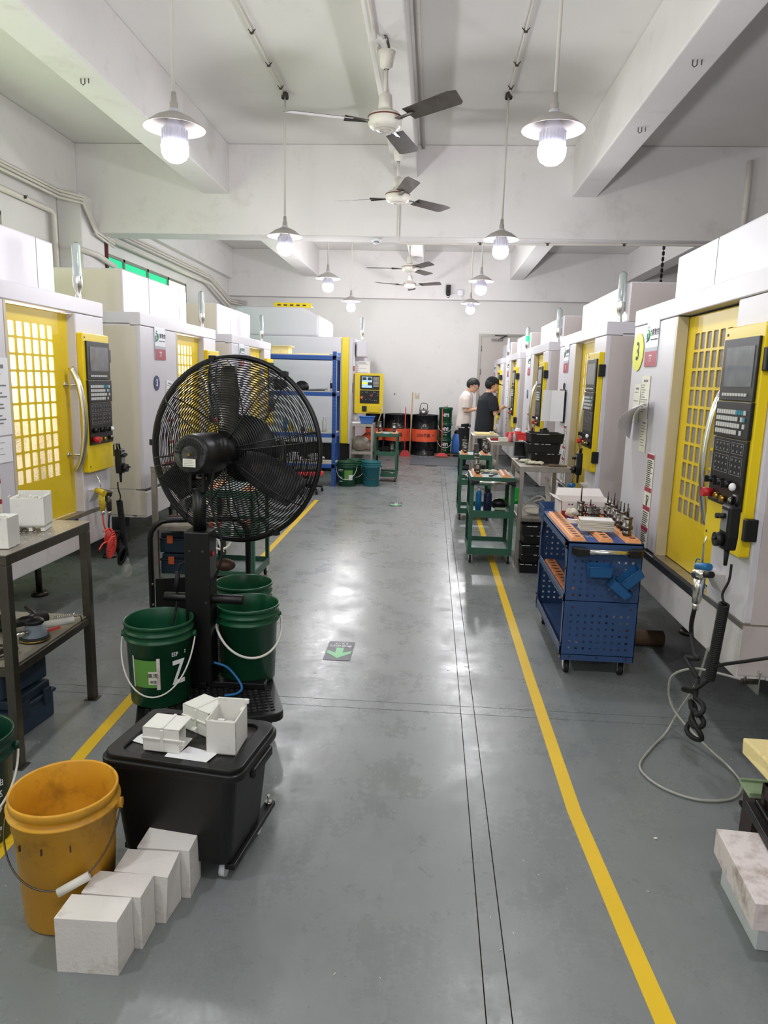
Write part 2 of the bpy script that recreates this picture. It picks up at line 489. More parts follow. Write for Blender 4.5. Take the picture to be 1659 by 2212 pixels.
# beams: cross beams, then the lengthwise ones
def beam(n, x0, x1, y0, y1, z0, z1, label, m='beam_paint'):
    return struct(MB().box(x0, x1, y0, y1, z0, z1).build('trim_%d' % n, m, None, .012), label)
beam(1, XL, XR, 9.05, 9.42, 3.32, ZC, 'deep white concrete beam crossing the ceiling')
beam(2, XL, XR, 15.98, YF, 3.36, ZC, 'white concrete beam along the top of the end wall')
k = 3
for x0, x1, z0, lb in ((-2.9, -2.57, 3.79, 'lengthwise beam on the left of the lamps'), (-.56, -.28, 3.99, 'shallow lengthwise beam above the ceiling fans'),
                       (1.55, 1.84, 3.79, 'lengthwise beam right of the lamps'), (4.0, 4.3, 3.79, 'outer right lengthwise beam')):
    for y0, y1 in ((YB, 9.05), (9.42, 15.98)):
        beam(k, x0, x1, y0, y1, z0, ZC, 'white concrete ' + lb); k += 1
beam(k, XL, XL + .12, YB, 9.05, 3.72, ZC, 'white concrete edge beam over left wall'); k += 1
beam(k, XL, XL + .12, 9.42, 15.98, 3.72, ZC, 'white concrete edge beam over far left wall'); k += 1
beam(k, XL, XL + .3, 8.75, 9.35, 0, 3.72, 'white column on the left wall'); k += 1
# far door
d = MB(); dx0, dx1, dz = 1.02, 2.35, 2.62
d.box(dx0 - .05, dx0, YF - .05, YF, 0, dz + .05).box(dx1, dx1 + .05, YF - .05, YF, 0, dz + .05).box(dx0, dx1, YF - .05, YF, dz, dz + .05)
do = d.build('door_1', 'window_frame'); struct(do, 'grey steel door in the end wall behind the two men')
MB().box(dx0, dx1, YF - .03, YF - .005, .01, dz).build('door_leaf', 'door_grey', do)
for z in (2.35, 1.85, 1.3): MB().cyl((dx0 + .01, YF - .04, z - .06), (dx0 + .01, YF - .04, z + .06), .012, seg=8).build('hinge', 'window_frame', do)
m_ = MB().box(dx0 + .22, dx0 + .46, YF - .09, YF - .03, dz - .10, dz - .05).tube([(dx0 + .4, YF - .07, dz - .05), (dx0 + .55, YF - .2, dz + .01), (dx0 + .3, YF - .06, dz + .02)], .012, 6)
m_.build('door_closer', 'tool_steel', do)

# ================================================================= LAMPS
def make_lamp(rod):
    t = thing('pendant_lamp', 'lamp', 'lamp')
    MB().lathe([(.035, 0), (.038, .02), (.03, .05), (.012, .06)], (0, 0, rod - .06), 16).build('ceiling_rose', 'clip_dark', t)
    MB().cyl((0, 0, .29), (0, 0, rod), .0105, seg=10).build('rod', 'rod_white', t)
    MB().lathe([(.024, .18), (.024, .235), (.018, .24), (.015, .29), (0, .29)], seg=18).build('socket', 'shade_grey', t)
    MB().lathe([(.024, .185), (.05, .178), (.11, .150), (.178, .098), (.176, .095), (.108, .145), (.05, .173), (.022, .18)], seg=40).build('shade', 'shade_grey', t)
    b = MB()
    pr = [(.03, .2), (.035, .15), (.062, .1), (.071, .06), (.072, .02), (.068, .018)]
    b.lathe(pr, seg=28)
    b.build('bulb_body', 'lamp_body', t)
    fins = MB()
    for i in range(20):
        a = 2 * math.pi * i / 20
        fins.obox((.0725 * math.cos(a), .0725 * math.sin(a), .055), (.006, .003, .07), a)
    fins.build('cooling_fins', 'lamp_body', t)
    MB().lathe([(0, -.088), (.038, -.083), (.065, -.064), (.078, -.036), (.080, 0), (.073, .018), (0, .018)], seg=28).build('bulb', 'bulb', t)
    return t
def lamp_light(x, y, z, e):
    ld = bpy.data.lights.new('lamp_light', 'POINT'); ld.energy = e; ld.shadow_soft_size = .07; ld.color = (.985, .975, 1.0)
    lo = bpy.data.objects.new('lamp_light', ld); COL.objects.link(lo); lo.location = (x, y, z - .16)
LX, RX, LZ = -1.56, .62, 2.915
L0 = make_lamp(ZC - LZ)
ROWN = ['nearest', 'second', 'third', 'farthest']
first = True
for i, y in enumerate((4.37, 7.5, 10.5, 13.4, 1.25, -1.85)):
    for x, sd in ((LX, 'left'), (RX, 'right')):
        lbl = ('white dome pendant lamp on a rod, %s of the %s row' % (ROWN[i], sd)) if i < 4 else 'white dome pendant lamp behind the camera, %s row, %s one' % (sd, ('', '', '', '', 'nearer', 'farther')[i])
        o = L0 if first else copy_tree(L0)
        first = False
        o.location = (x, y, LZ); o['label'] = lbl; o['group'] = 'pendant lamps'
        lamp_light(x, y, LZ, LAMP_POWER[i])

# ================================================================= CEILING FANS
def make_fan():
    t = thing('ceiling_fan', 'fan', 'ceiling fan')
    MB().tube([(-.09, 0, .53), (-.05, 0, .555), (0, 0, .555), (.04, 0, .53), (.045, 0, .49)], .012, 8).build('hook', 'tool_steel', t)
    MB().lathe([(.02, .36), (.046, .38), (.052, .43), (.064, .475), (.05, .48), (0, .48)], seg=20).build('canopy', 'fan_white', t)
    MB().cyl((0, 0, .1), (0, 0, .38), .014, seg=12).build('down_rod', 'rod_white', t)
    MB().lathe([(.05, .07), (.052, .12), (.045, .19), (.02, .21)], seg=20).build('rod_cover', 'fan_white', t)
    MB().lathe([(0, .075), (.10, .07), (.122, .045), (.124, 0), (.115, -.02), (.10, -.03), (.06, -.045), (0, -.047)], seg=40).build('motor', 'fan_white', t)
    MB().ring((0, 0, .04), .1235, .005, 40, 6, 'z').build('band', 'fan_band', t)
    MB().ring((0, 0, -.040), .075, .004, 36, 6, 'z').ring((0, 0, -.046), .04, .004, 30, 6, 'z').build('trim_ring', 'shade_grey', t)
    for k in range(3):
        a = 2 * math.pi * k / 3
        h = MB()
        n = 10
        for i in range(n + 1):
            u = i / n; r = .24 + .47 * u; wd = .068 + .012 * u - (.0 if u < .95 else .02); tw = -R_(13)
            for s_ in (-1, 1):
                yy_ = s_ * wd; zz = math.sin(tw) * yy_ + .012 * (1 - s_ * s_)
                h.v.append((r - (.02 * s_ if i == n else 0), yy_ * math.cos(tw), .012 + zz)); 
        for i in range(n): h.f.append((2 * i, 2 * i + 2, 2 * i + 3, 2 * i + 1)); h.sm.append(False)
        b = h.build('blade', 'fan_blade', t, rot=(0, 0, a))
        sm = b.modifiers.new('thick', 'SOLIDIFY'); sm.thickness = .003; sm.offset = 0
        MB().hexa([(.11, -.02, .004), (.30, -.03, .0), (.30, .03, .016), (.11, .02, .004)], [(.11, -.02, .010), (.30, -.03, .006), (.30, .03, .022), (.11, .02, .010)]).build('blade_arm', 'tool_steel', b)
    return t
F0 = make_fan()
for i, (x, y, a, lb) in enumerate(((-.42, 5.55, 77, 'largest ceiling fan nearest the camera with dusty blades'), (-.44, 7.78, 45, 'second ceiling fan from the camera, before the cross beam'),
                      (-.47, 12.39, 62, 'ceiling fan just beyond the cross beam, grey blades'), (-.53, 14.42, 88, 'farthest and lowest looking ceiling fan near end wall'))):
    o = F0 if i == 0 else copy_tree(F0)
    z = (3.43, 3.45, 3.44, 3.43)[i]
    o.location = (x, y, z); o.rotation_euler = (0, 0, R_(a)); o['label'] = lb; o['group'] = 'ceiling fans'

# ================================================================= CONDUITS, PIPES
def pipe(pts, r, label, m='conduit', name='conduit', clips=(), group=None, seg=8):
    t = thing(name, label, 'conduit', pts[0], group=group)
    o0 = Vector(pts[0])
    MB().tube([Vector(p) - o0 for p in pts], r, seg).build('tube', m, t)
    for c in clips:
        c = Vector(c) - o0
        MB().obox(c, (.03, .02, .03)).tube([c + Vector((-.03, 0, .02)), c + Vector((0, 0, -.02)), c + Vector((.03, 0, .02))], .004, 5).build('clip', 'clip_dark', t)
    return t
pipe([(LX, -2, ZC - .03), (LX, 7.35, ZC - .03), (LX - .03, 7.5, ZC - .03)], .011, 'thin white conduit on the ceiling feeding the left lamp row', clips=[(LX, y, ZC - .035) for y in (4.9, 5.6, 6.2, 6.8, 7.3)], group='ceiling lamp conduits')
pipe([(RX, -2, ZC - .03), (RX, 7.35, ZC - .03), (RX + .03, 7.5, ZC - .03)], .011, 'thin white conduit on the ceiling feeding the right lamp row', clips=[(RX, y, ZC - .035) for y in (4.9, 5.6, 6.2, 6.8, 7.3)], group='ceiling lamp conduits')
pipe([(-.5, -2, 3.975), (-.5, 5.5, 3.975)], .014, 'white conduit under the shallow beam ending at the nearest fan')
pipe([(-.22, -2, 4.33), (-.22, 9.04, 4.33), (-.22, 9.035, 4.3)], .02, 'pale conduit along the right side of the shallow beam')
pipe([(-.5, 5.62, 3.975), (-.47, 7.6, 3.975), (-.47, 7.75, 3.97)], .012, 'white conduit linking the two nearest ceiling fans')
pipe([(-.49, 9.035, 4.1), (-.49, 9.035, 3.27), (-.46, 9.035, 3.24), (3.3, 9.035, 3.27), (3.45, 9.035, 3.33)], .013, 'white conduit dropping down the cross beam then running right', clips=[(.5, 9.03, 3.25), (1.3, 9.03, 3.255), (2.2, 9.03, 3.26)])
pipe([(3.55, 9.03, 4.2), (3.55, 9.03, 3.33)], .035, 'wide vertical duct on the cross beam at right')
for k_, dz_ in enumerate((0, .035, .075)):
    pipe([(XL + .16, -2, 3.68 - dz_), (XL + .16, 8.5, 3.68 - dz_), (XL + .36, 8.7, 3.66 - dz_), (XL + .36, 9.02, 3.36 - dz_), (XL + .36, 9.5, 3.30 - dz_)], .016, ['top', 'middle', 'lowest'][k_] + ' of three pipes dropping under the cross beam at left', group='left wall pipes')
pipe([(XL + .06, -2, 3.46), (XL + .06, 8.5, 3.46), (XL + .06, 8.56, 3.42), (XL + .06, 8.56, 2.5)], .035, 'thick white pipe turning down the left wall', clips=[(XL + .1, 7.9, 3.46)])
pipe([(XL + .33, 8.6, 3.05), (XL + .36, 9.0, 3.05), (XL + .36, 9.5, 2.98)], .035, 'thick short white pipe crossing the left column')
for k_, dz_ in enumerate((0, .04, .08, .18)):
    pipe([(XL + .16, 9.5, 3.56 - dz_), (XL + .16, 14.2, 3.56 - dz_), (XL + .16, 15.6, 3.27 - dz_ * 1.1), (XL + .4, 16.1, 3.24 - dz_ * 1.1)], .016 if k_ < 3 else .032, ['top', 'second', 'third', 'thick lowest'][k_] + ' of four pipes on the far left wall', group='far left wall pipes')
pipe([(XL + .2, 9.55, 3.35), (XL + .2, 9.55, 0)], .055, 'dark red vertical pipe beside the left column', 'downpipe', 'downpipe')
# small ceiling things
t = thing('smoke_detector', 'round white smoke detector under the cross beam', 'detector', (-.77, 9.2, 3.32))
MB().lathe([(0, -.06), (.03, -.058), (.035, -.03), (.055, -.028), (.06, 0), (0, 0)], seg=24).build('housing', 'sign_white', t)
MB().lathe([(.036, -.045), (.037, -.035)], seg=24).build('vent_band', 'ink', t)
t = thing('wall_camera', 'small black security camera high on the end wall', 'camera', (.25, 15.97, 3.55))
MB().box(-.05, .05, -.12, 0, -.1, .1).build('housing', 'black_plastic', t, .01)
MB().cyl((0, -.121, -.04), (0, -.14, -.04), .03, seg=16).build('lens', 'screen_dark', t)
MB().lathe([(0, -.16), (.04, -.14), (.04, -.1), (0, -.1)], seg=16).build('bracket', 'chrome', t)
t = thing('junction_box', 'white junction box beside the wall camera', 'box', (.5, 15.96, 3.5))
MB().box(-.06, .06, -.04, 0, -.06, .06).build('housing', 'sign_white', t, .006)
MB().tube([(-.06, -.02, 0), (-.12, -.02, -.03), (-.2, -.02, -.02)], .008, 6).tube([(.02, -.02, -.06), (.06, -.02, -.15), (.12, -.02, -.15)], .008, 6).build('cable', 'white_ink', t)
for i, (x, y) in enumerate(((1.70, 3.3), (1.70, 4.2), (1.70, 5.4), (1.70, 6.7), (-2.72, 4.3), (-2.72, 5.7))):
    one(MB().tube([(-.03, 0, .04), (-.03, 0, 0), (-.015, 0, -.012), (0, 0, 0), (0, 0, .04)], .004, 5).tube([(.03, 0, .04), (.03, 0, 0)], .004, 5), 'wire_hook', 'clip_dark',
        'small wire hook under the %s lengthwise beam, %s' % ('right' if x > 0 else 'left', ('nearest the camera', 'second from the camera', 'third from the camera', 'farthest', 'nearer one', 'farther one')[i]), 'hook', (x, y, 3.756), group='hooks under the %s beam' % ('right' if x > 0 else 'left'))
for i, (x, y, z1) in enumerate(((4.5, 13.2, 4.36), (3.72, 12.6, 4.36))):
    b = MB()
    for j in range(14): b.box(-.02, .02, -.01, .01, -.09 * j, -.09 * j - .06); b.box(-.006, .006, -.004, .004, -.09 * j - .06, -.09 * j - .09)
    one(b, 'hanging_chain', 'black_plastic', 'black chain hanging over the right machines, ' + ('right one' if i == 0 else 'left one'), 'chain', (x, y, z1), group='black hanging chains')

# ================================================================= MACHINING CENTRES (local: x along front, y inwards, z up)
def grid_plate(x0, x1, z0, z1, gx0, gx1, gz0, gz1, nx, nz, fx, fz, y0, th, r=.006):
    """plate in the xz plane with nx*nz rounded openings"""
    b = MB(); cw = (gx1 - gx0) / nx; ch = (gz1 - gz0) / nz
    for side, y in ((0, y0), (1, y0 + th)):
        def quad(a, c, d_, e):
            f = [(a, y, d_), (c, y, d_), (c, y, e), (a, y, e)]
            b.add(f if side == 0 else f[::-1], [(0, 1, 2, 3)])
        quad(x0, gx0, z0, z1); quad(gx1, x1, z0, z1); quad(gx0, gx1, z0, gz0); quad(gx0, gx1, gz1, z1)
        for i in range(nx):
            for j in range(nz):
                a, c = gx0 + i * cw, gx0 + (i + 1) * cw; d_, e = gz0 + j * ch, gz0 + (j + 1) * ch
                mx_, mz_ = cw * (1 - fx) / 2, ch * (1 - fz) / 2
                ia, ic, id_, ie = a + mx_, c - mx_, d_ + mz_, e - mz_
                P = [(ic - r, id_), (ic, id_ + r), (ic, ie - r), (ic - r, ie), (ia + r, ie), (ia, ie - r), (ia, id_ + r), (ia + r, id_)]
                O = [(c, d_), (c, e), (a, e), (a, d_)]
                vs = [(p[0], y, p[1]) for p in O + P]
                # outer 0..3 = br, tr, tl, bl ; inner 4..11
                fs = [(0, 1, 6, 5), (1, 7, 6), (1, 2, 8, 7), (2, 9, 8), (2, 3, 10, 9), (3, 11, 10), (3, 0, 4, 11), (0, 5, 4)]
                if side: fs = [f[::-1] for f in fs]
                b.add(vs, fs)
                if side == 0:
                    n = 8; vs = [(p[0], y0, p[1]) for p in P] + [(p[0], y0 + th, p[1]) for p in P]
                    b.add(vs, [((k + 1) % n, k, k + n, (k + 1) % n + n) for k in range(n)])
    b.add([(x0, y0, z0), (x1, y0, z0), (x1, y0, z1), (x0, y0, z1), (x0, y0 + th, z0), (x1, y0 + th, z0), (x1, y0 + th, z1), (x0, y0 + th, z1)],
          [(0, 4, 5, 1), (1, 5, 6, 2), (2, 6, 7, 3), (3, 7, 4, 0)])
    return b
LEN = 2.0
def control_panel(parent, x0, x1, z0, z1, y1=-.01, screen='screen_off'):
    """yellow operator panel; returns it"""
    b = MB().prism(rrect(x0, x1, z0, z1, .012), y1 - .04, y1, 'y')
    cp = b.build('control_panel', 'deep_yellow', parent, .004)
    Y = y1 - .04; w_ = x1 - x0; h = z1 - z0
    bx0, bx1 = x0 + .08 * w_, x1 - .05 * w_
    zt = z1 - .055 * h; zb = z0 + .20 * h
    s1 = zt - .37 * (zt - zb); s2 = zt - .585 * (zt - zb)
    MB().box(bx0, bx1, Y - .012, Y, s1 + .003, zt).build('screen_bezel', 'black_plastic', cp, .003)
    MB().box(bx0 + .10 * w_, bx1 - .07 * w_, Y - .014, Y - .011, s1 + .06, zt - .035).build('screen', screen, cp)
    MB().box(bx0 - .006, bx1 + .004, Y - .016, Y, s2, s1).build('keypad', 'black_plastic', cp, .003)
    MB().box(bx0, bx1, Y - .012, Y, zb, s2 - .003).build('button_board', 'satin_black', cp, .003)
    k = MB(); kt = MB(); kw = (bx1 - bx0)
    for i in range(9):
        k.box(bx0 + .12 * kw + i * .082 * kw, bx0 + .12 * kw + i * .082 * kw + .05 * kw, Y - .016, Y - .011, s1 + .022, s1 + .034)
    for r in range(4):
        for i in range(12):
            x = bx0 + .06 * kw + i * .072 * kw; z = s1 - .034 - r * (s1 - s2 - .04) / 4
            if r == 0 and 8 <= i < 11 or (r == 1 and i == 11): kt.box(x, x + .046 * kw, Y - .020, Y - .015, z - .018, z); continue
            if r > 0 and i > 8 and not ((i + r) % 2): continue
            k.box(x, x + .046 * kw, Y - .020, Y - .015, z - .018, z)
    tag(k.build('white_keys', 'key_white', cp), kind='stuff'); tag(kt.build('teal_keys', 'key_teal', cp), kind='stuff')
    p = MB(); hh = (s2 - zb)
    for (a, c, d_, e, nx, nz) in ((.08, .52, .78, .94, 4, 2), (.58, .92, .78, .94, 3, 2), (.08, .52, .48, .74, 4, 3), (.58, .92, .48, .74, 3, 3)):
        X0, X1, Z0, Z1 = bx0 + a * kw, bx0 + c * kw, zb + d_ * hh, zb + e * hh
        t_ = .0016
        p.box(X0, X1, Y - .0135, Y - .0118, Z0, Z0 + t_).box(X0, X1, Y - .0135, Y - .0118, Z1 - t_, Z1).box(X0, X0 + t_, Y - .0135, Y - .0118, Z0, Z1).box(X1 - t_, X1, Y - .0135, Y - .0118, Z0, Z1)
        for i in range(nx):
            for j in range(nz):
                X = X0 + (i + .5) * (X1 - X0) / nx; Z = Z0 + (j + .5) * (Z1 - Z0) / nz
                p.box(X - .006, X + .004, Y - .0135, Y - .0118, Z - .004, Z + .004)
    tag(p.build('button_markings', 'print_grey', cp), kind='stuff')
    for a in (.14, .42, .66): MB().cyl((bx0 + a * kw, Y - .012, zb + .34 * hh), (bx0 + a * kw, Y - .04, zb + .34 * hh), .017, .013, 14).box(bx0 + a * kw - .004, bx0 + a * kw + .004, Y - .052, Y - .038, zb + .34 * hh - .014, zb + .34 * hh + .014).build('knob', 'black_plastic', cp)
    MB().cyl((bx0 + .12 * kw, Y - .012, zb + .13 * hh), (bx0 + .12 * kw, Y - .055, zb + .13 * hh), .018, .021, 18).build('emergency_stop', 'red', cp)
    MB().cyl((bx0 + .36 * kw, Y - .012, zb + .12 * hh), (bx0 + .36 * kw, Y - .034, zb + .12 * hh), .014, seg=14).build('button', 'brass', cp)
    MB().cyl((bx0 + .55 * kw, Y - .012, zb + .11 * hh), (bx0 + .55 * kw, Y - .034, zb + .11 * hh), .014, seg=14).build('button', 'brass', cp)
    MB().sphere((bx0 + .86 * kw, Y - .03, zb + .33 * hh), .017, sc=(1, .8, 1)).build('button', 'white_ink', cp)
    MB().sphere((bx0 + .84 * kw, Y - .026, zb + .12 * hh), .017, sc=(1, .8, 1.2)).build('button', 'tool_steel', cp)
    MB().cyl((x0 + .03, Y - .002, z1 - .03), (x0 + .03, Y + .002, z1 - .03), .006, seg=10).cyl((x0 + .03, Y - .002, z0 + .04), (x0 + .03, Y + .002, z0 + .04), .006, seg=10).build('screw_hole', 'ink', cp)
    for z in (z0 + .12, z1 - .14): MB().box(x1 - .004, x1 + .028, Y + .0, y1 + .01, z - .045, z + .045).build('hinge', 'black_plastic', cp, .004)
    return cp
def sign_plaque(parent, x, z, w_=.235, h=.27, y=-.002):
    b = MB().box(x - w_ / 2, x + w_ / 2, y - .004, y, z - h / 2, z + h / 2).build('sign_plaque', 'sign_white', parent)
    MB().box(x - w_ / 2, x + w_ / 2, y - .005, y - .003, z - h / 2, z - h / 2 + .33 * h).build('red_band', 'sign_red', b)
    MB().box(x - w_ / 2, x + w_ / 2, y - .005, y - .003, z - h / 2 + .33 * h, z - h / 2 + .42 * h).build('grey_band', 'sign_grey', b)
    text('T7', .062, 'white_ink', b, (x, y - .0055, z - h / 2 + .165 * h), sx=.8)
    text('力雕数控', .042, 'ink', b, (x + .042, y - .0045, z + .23 * h), bold=.0006)
    text('LONGDE CNC EQUIPMENT', .011, 'ink', b, (x + .042, y - .0045, z + .08 * h))
    lg = MB(); cx_ = x - w_ / 2 + .04; cz = z + .19 * h
    lg.tube([(cx_ - .012, y - .005, cz + .03)] + arc((cx_, y - .005, cz), .03, 80, -80, 8) + [(cx_ - .012, y - .005, cz - .03)], .005, 5)
    lg.tube(arc((cx_, y - .005, cz - .005), .016, 90, -90, 6), .004, 5)
    lg.box(cx_ - .008, cx_ + .004, y - .007, y - .004, cz + .04, cz + .052)
    lg.build('logo', 'logo_green', b)
    MB().box(cx_ - .026, cx_ - .014, y - .007, y - .004, cz - .042, cz + .012).build('logo', 'logo_blue', b)
    return b
def warning_strip(parent, x, z, w_=.13, h=.56, y=-.002):
    b = MB().box(x - w_ / 2, x + w_ / 2, y - .003, y, z - h / 2, z + h / 2).build('warning_label', 'old_paper', parent)
    r = MB(); k = MB()
    for f_ in (.97, .62, .42, .20): r.box(x - w_ / 2, x + w_ / 2, y - .004, y - .0025, z - h / 2 + f_ * h - .016, z - h / 2 + f_ * h + .01)
    tag(r.build('red_bands', 'sign_red', b), kind='stuff')
    rnd = random.Random(3)
    for (a, c, n) in ((.64, .93, 14), (.22, .38, 7), (.04, .17, 6)):
        for i in range(n):
            zz = z - h / 2 + (a + (c - a) * (i + .5) / n) * h
            k.box(x - w_ * .42, x + w_ * (.1 + .32 * rnd.random()), y - .004, y - .0025, zz - .0028, zz + .0028)
    k.box(x - .015, x - .003, y - .004, y - .0025, z - .03, z + .03).box(x - .02, x + .025, y - .004, y - .0025, z + .022, z + .03)
    k.add([(x - .01, y - .004, z - .035), (x + .006, y - .004, z - .035), (x + .03, y - .004, z + .02), (x + .018, y - .004, z + .02)], [(0, 1, 2, 3)])
    tag(k.build('print', 'ink', b), kind='stuff')
    return b
def signal_lamp(parent, x, y, z, green=False):
    MB().lathe([(.02, 0), (.02, .03), (.014, .05), (.030, .09), (.033, .13), (.03, .16)], (x, y, z), 16).build('lamp_stem', 'chrome', parent)
    tb = MB().lathe([(.029, .15), (.029, .36), (.02, .375), (0, .378)], (x, y, z), 16).build('signal_tube', 'tube_glass', parent)
    MB().cyl((x, y, z + .16), (x, y, z + .36), .009, seg=8).cyl((x, y, z + .362), (x, y, z + .38), .027, .012, 14).build('lamp_core', 'tool_steel', tb)
    if green: MB().lathe([(.0305, .16), (.031, .25)], (x, y, z), 16).build('lit_segment', 'green_lit', parent)
def make_machine(hx0, hx1, hy, hz, side_m):
    t = thing('machining_center', 'm', 'cnc machine')
    b = MB()
    D = 1.75
    b.box(0, .80, .08, D, .42, 2.0); b.box(1.62, LEN, .12, D, .42, 2.0)
    b.box(.80, 1.62, .9, D, .42, 2.0); b.box(.80, 1.62, .13, .9, .42, .70)
    b.build('body', 'white_paint', t)
    MB().box(0, LEN, -.004, D, 1.985, 2.085).build('header', 'white_paint', t, .006)
    MB().box(0, .81, 0, .05, .66, 1.983).build('front_panel', 'white_paint', t, .006)
    MB().box(.811, .835, -.001, .058, .66, 1.98).build('door_jamb', 'jamb_paint', t, .002)
    MB().box(1.60, LEN, 0, .12, .66, 1.983).build('front_panel', 'white_paint', t, .006)
    MB().box(0, LEN, 0, .12, .42, .635).build('apron', 'dirty_white', t, .006)
    MB().box(.80, LEN, -.003, .12, .637, .66).build('door_sill', 'brushed', t)
    MB().box(.42, 1.5, -.002, .05, .60, .634).build('sill_slot', 'ink', t)
    MB().box(.4, LEN - .4, .85, D - .1, .0, .42).build('plinth', 'satin_black', t)
    for fx in (.25, LEN - .25):
        MB().cyl((fx, .45, 0), (fx, .45, .03), .06, .05, 16).cyl((fx, .45, .03), (fx, .45, .42), .022, seg=12).build('levelling_foot', 'dark_steel', t)
    for x in (-.004, LEN):
        MB().box(x, x + .004, .03, D, .66, 1.98).build('side_panel', side_m, t)
        MB().box(x, x + .004, .003, D, .44, .65).build('lower_side_panel', side_m, t)
    MB().box(LEN + .004, LEN + .010, .42, .50, 1.40, 1.50).build('latch', 'black_plastic', t)
    MB().box(LEN + .004, LEN + .008, .28, .46, .62, .84).build('socket_recess', 'tool_steel', t)
    MB().cyl((LEN + .01, .37, .78), (LEN + .08, .37, .70), .028, .02, 12).build('power_plug', 'ink', t)
    # top housing
    b = MB().box(hx0, hx1, hy, hy + 1.2, 2.085, hz)
    hs = b.build('top_housing', 'white_paint', t, .012)
    n = 3
    sm = MB()
    for k in (1, 2):
        x = hx0 + (hx1 - hx0) * (.36 if k == 1 else .86); sm.box(x, x + .004, hy - .0015, hy + .002, 2.09, hz - .005)
    tag(sm.build('seam', 'print_grey', hs), kind='stuff')
    for xa in (hx0 - .004, hx1): MB().box(xa, xa + .004, hy + .01, hy + 1.19, 2.09, hz - .01).build('side_panel', side_m, hs)
    MB().box(hx1 + .03, LEN - .15 if hx1 < 1.8 else LEN, hy + .3, hy + .9, 2.085, 2.16).build('cable_tray', 'black_plastic', t) if hx1 < 1.9 else None
    # cavity lining and door
    MB().box(.84, 1.6, .88, .90, .70, 1.98).build('inner_back', 'cavity', t)
    dr = grid_plate(.822, 1.615, .665, 1.975, .93, 1.43, .93, 1.89, 6, 10, .76, .86, .06, .005).build('door', 'yellow_paint', t)
    MB().box(.90, 1.46, .066, .070, .90, 1.92).build('window_glass', 'dull_glass', dr)
    pts = [(1.55, .02, .95), (1.55, -.02, 1.02), (1.55, -.045, 1.14), (1.55, -.055, 1.29), (1.55, -.045, 1.43), (1.55, -.02, 1.55), (1.55, .02, 1.63)]
    MB().tube(spline(pts, 4), .019, 14).build('handle', 'chrome', dr)
    for z in (1.06, 1.52): MB().cyl((1.53, .06, z), (1.55, -.035, z), .008, seg=10).cyl((1.53, .06, z), (1.53, .05, z), .017, seg=12).build('handle_post', 'chrome', dr)
    control_panel(t, 1.60, 1.985, .93, 1.86, y1=-.001)
    sign_plaque(t, .41, 1.86)
    warning_strip(t, .60, .94)
    MB().box(1.66, 1.78, -.05, .0, .80, .806).hexa([(1.66, -.002, .72), (1.78, -.002, .72), (1.78, 0, .72), (1.66, 0, .72)], [(1.66, -.05, .80), (1.78, -.05, .80), (1.78, 0, .80), (1.66, 0, .80)]).build('gun_bracket', 'dirty_white', t)
    return t
MR = make_machine(.26, 1.98, .15, 2.38, 'taupe_paint')
ML = make_machine(.30, 1.86, .26, 2.46, 'beige_paint')
RY = [4.86, 7.63, 10.39, 13.17, 15.9]
LY = [3.03, 5.67, 8.30]
MACH = {}
rl = ['nearest machining center on the right with the round yellow 3 badge', 'second machining center on the right, white folder hanging on its front',
      'third machining center on the right with its yellow door slid open', 'fourth machining center on the right, just before the men', 'farthest machining center on the right, beside the man in black']
for i, y in enumerate(RY):
    o = MR if i == 0 else copy_tree(MR)
    o.location = (1.3, y, 0); o.rotation_euler = (0, 0, R_(-90)); o['label'] = rl[i]; o['group'] = 'machining centers of the right row'; MACH['R%d' % (i + 1)] = o
ll = ['nearest machining center on the left with brightly lit door windows', 'second machining center on the left with the round blue 3 badge', 'third machining center on the left, mostly behind the black fan']
for i, y in enumerate(LY):
    o = ML if i == 0 else copy_tree(ML)
    o.location = (-2.35, y, 0); o.rotation_euler = (0, 0, R_(90)); o['label'] = ll[i]; o['group'] = 'machining centers of the left row'; MACH['L%d' % (i + 1)] = o
for k, o in MACH.items():
    on_housing = False
    signal_lamp(o, 1.86, .10 if k[0] == 'L' else .12, 2.085, green=(k == 'R4'))
    dr = child(o, 'door')[0]
    if k in ('L1', 'L2', 'L3', 'R2'):
        gl = child(dr, 'window_glass')[0]; gl.data = gl.data.copy(); gl.data.materials[0] = M('frosted_glass')
        ld = bpy.data.lights.new('machine_work_light', 'AREA'); ld.shape = 'RECTANGLE'; ld.size = .6; ld.size_y = .12
        ld.energy = {'L1': 26, 'L2': 18, 'L3': 12, 'R2': 7}[k]; ld.color = (1, .98, .9)
        lo = bpy.data.objects.new('machine_work_light', ld); COL.objects.link(lo); lo.parent = o; lo.location = (1.2, .5, 1.93); lo.rotation_euler = (R_(-38), 0, 0)
    if k == 'R3': dr.location.x = -.38
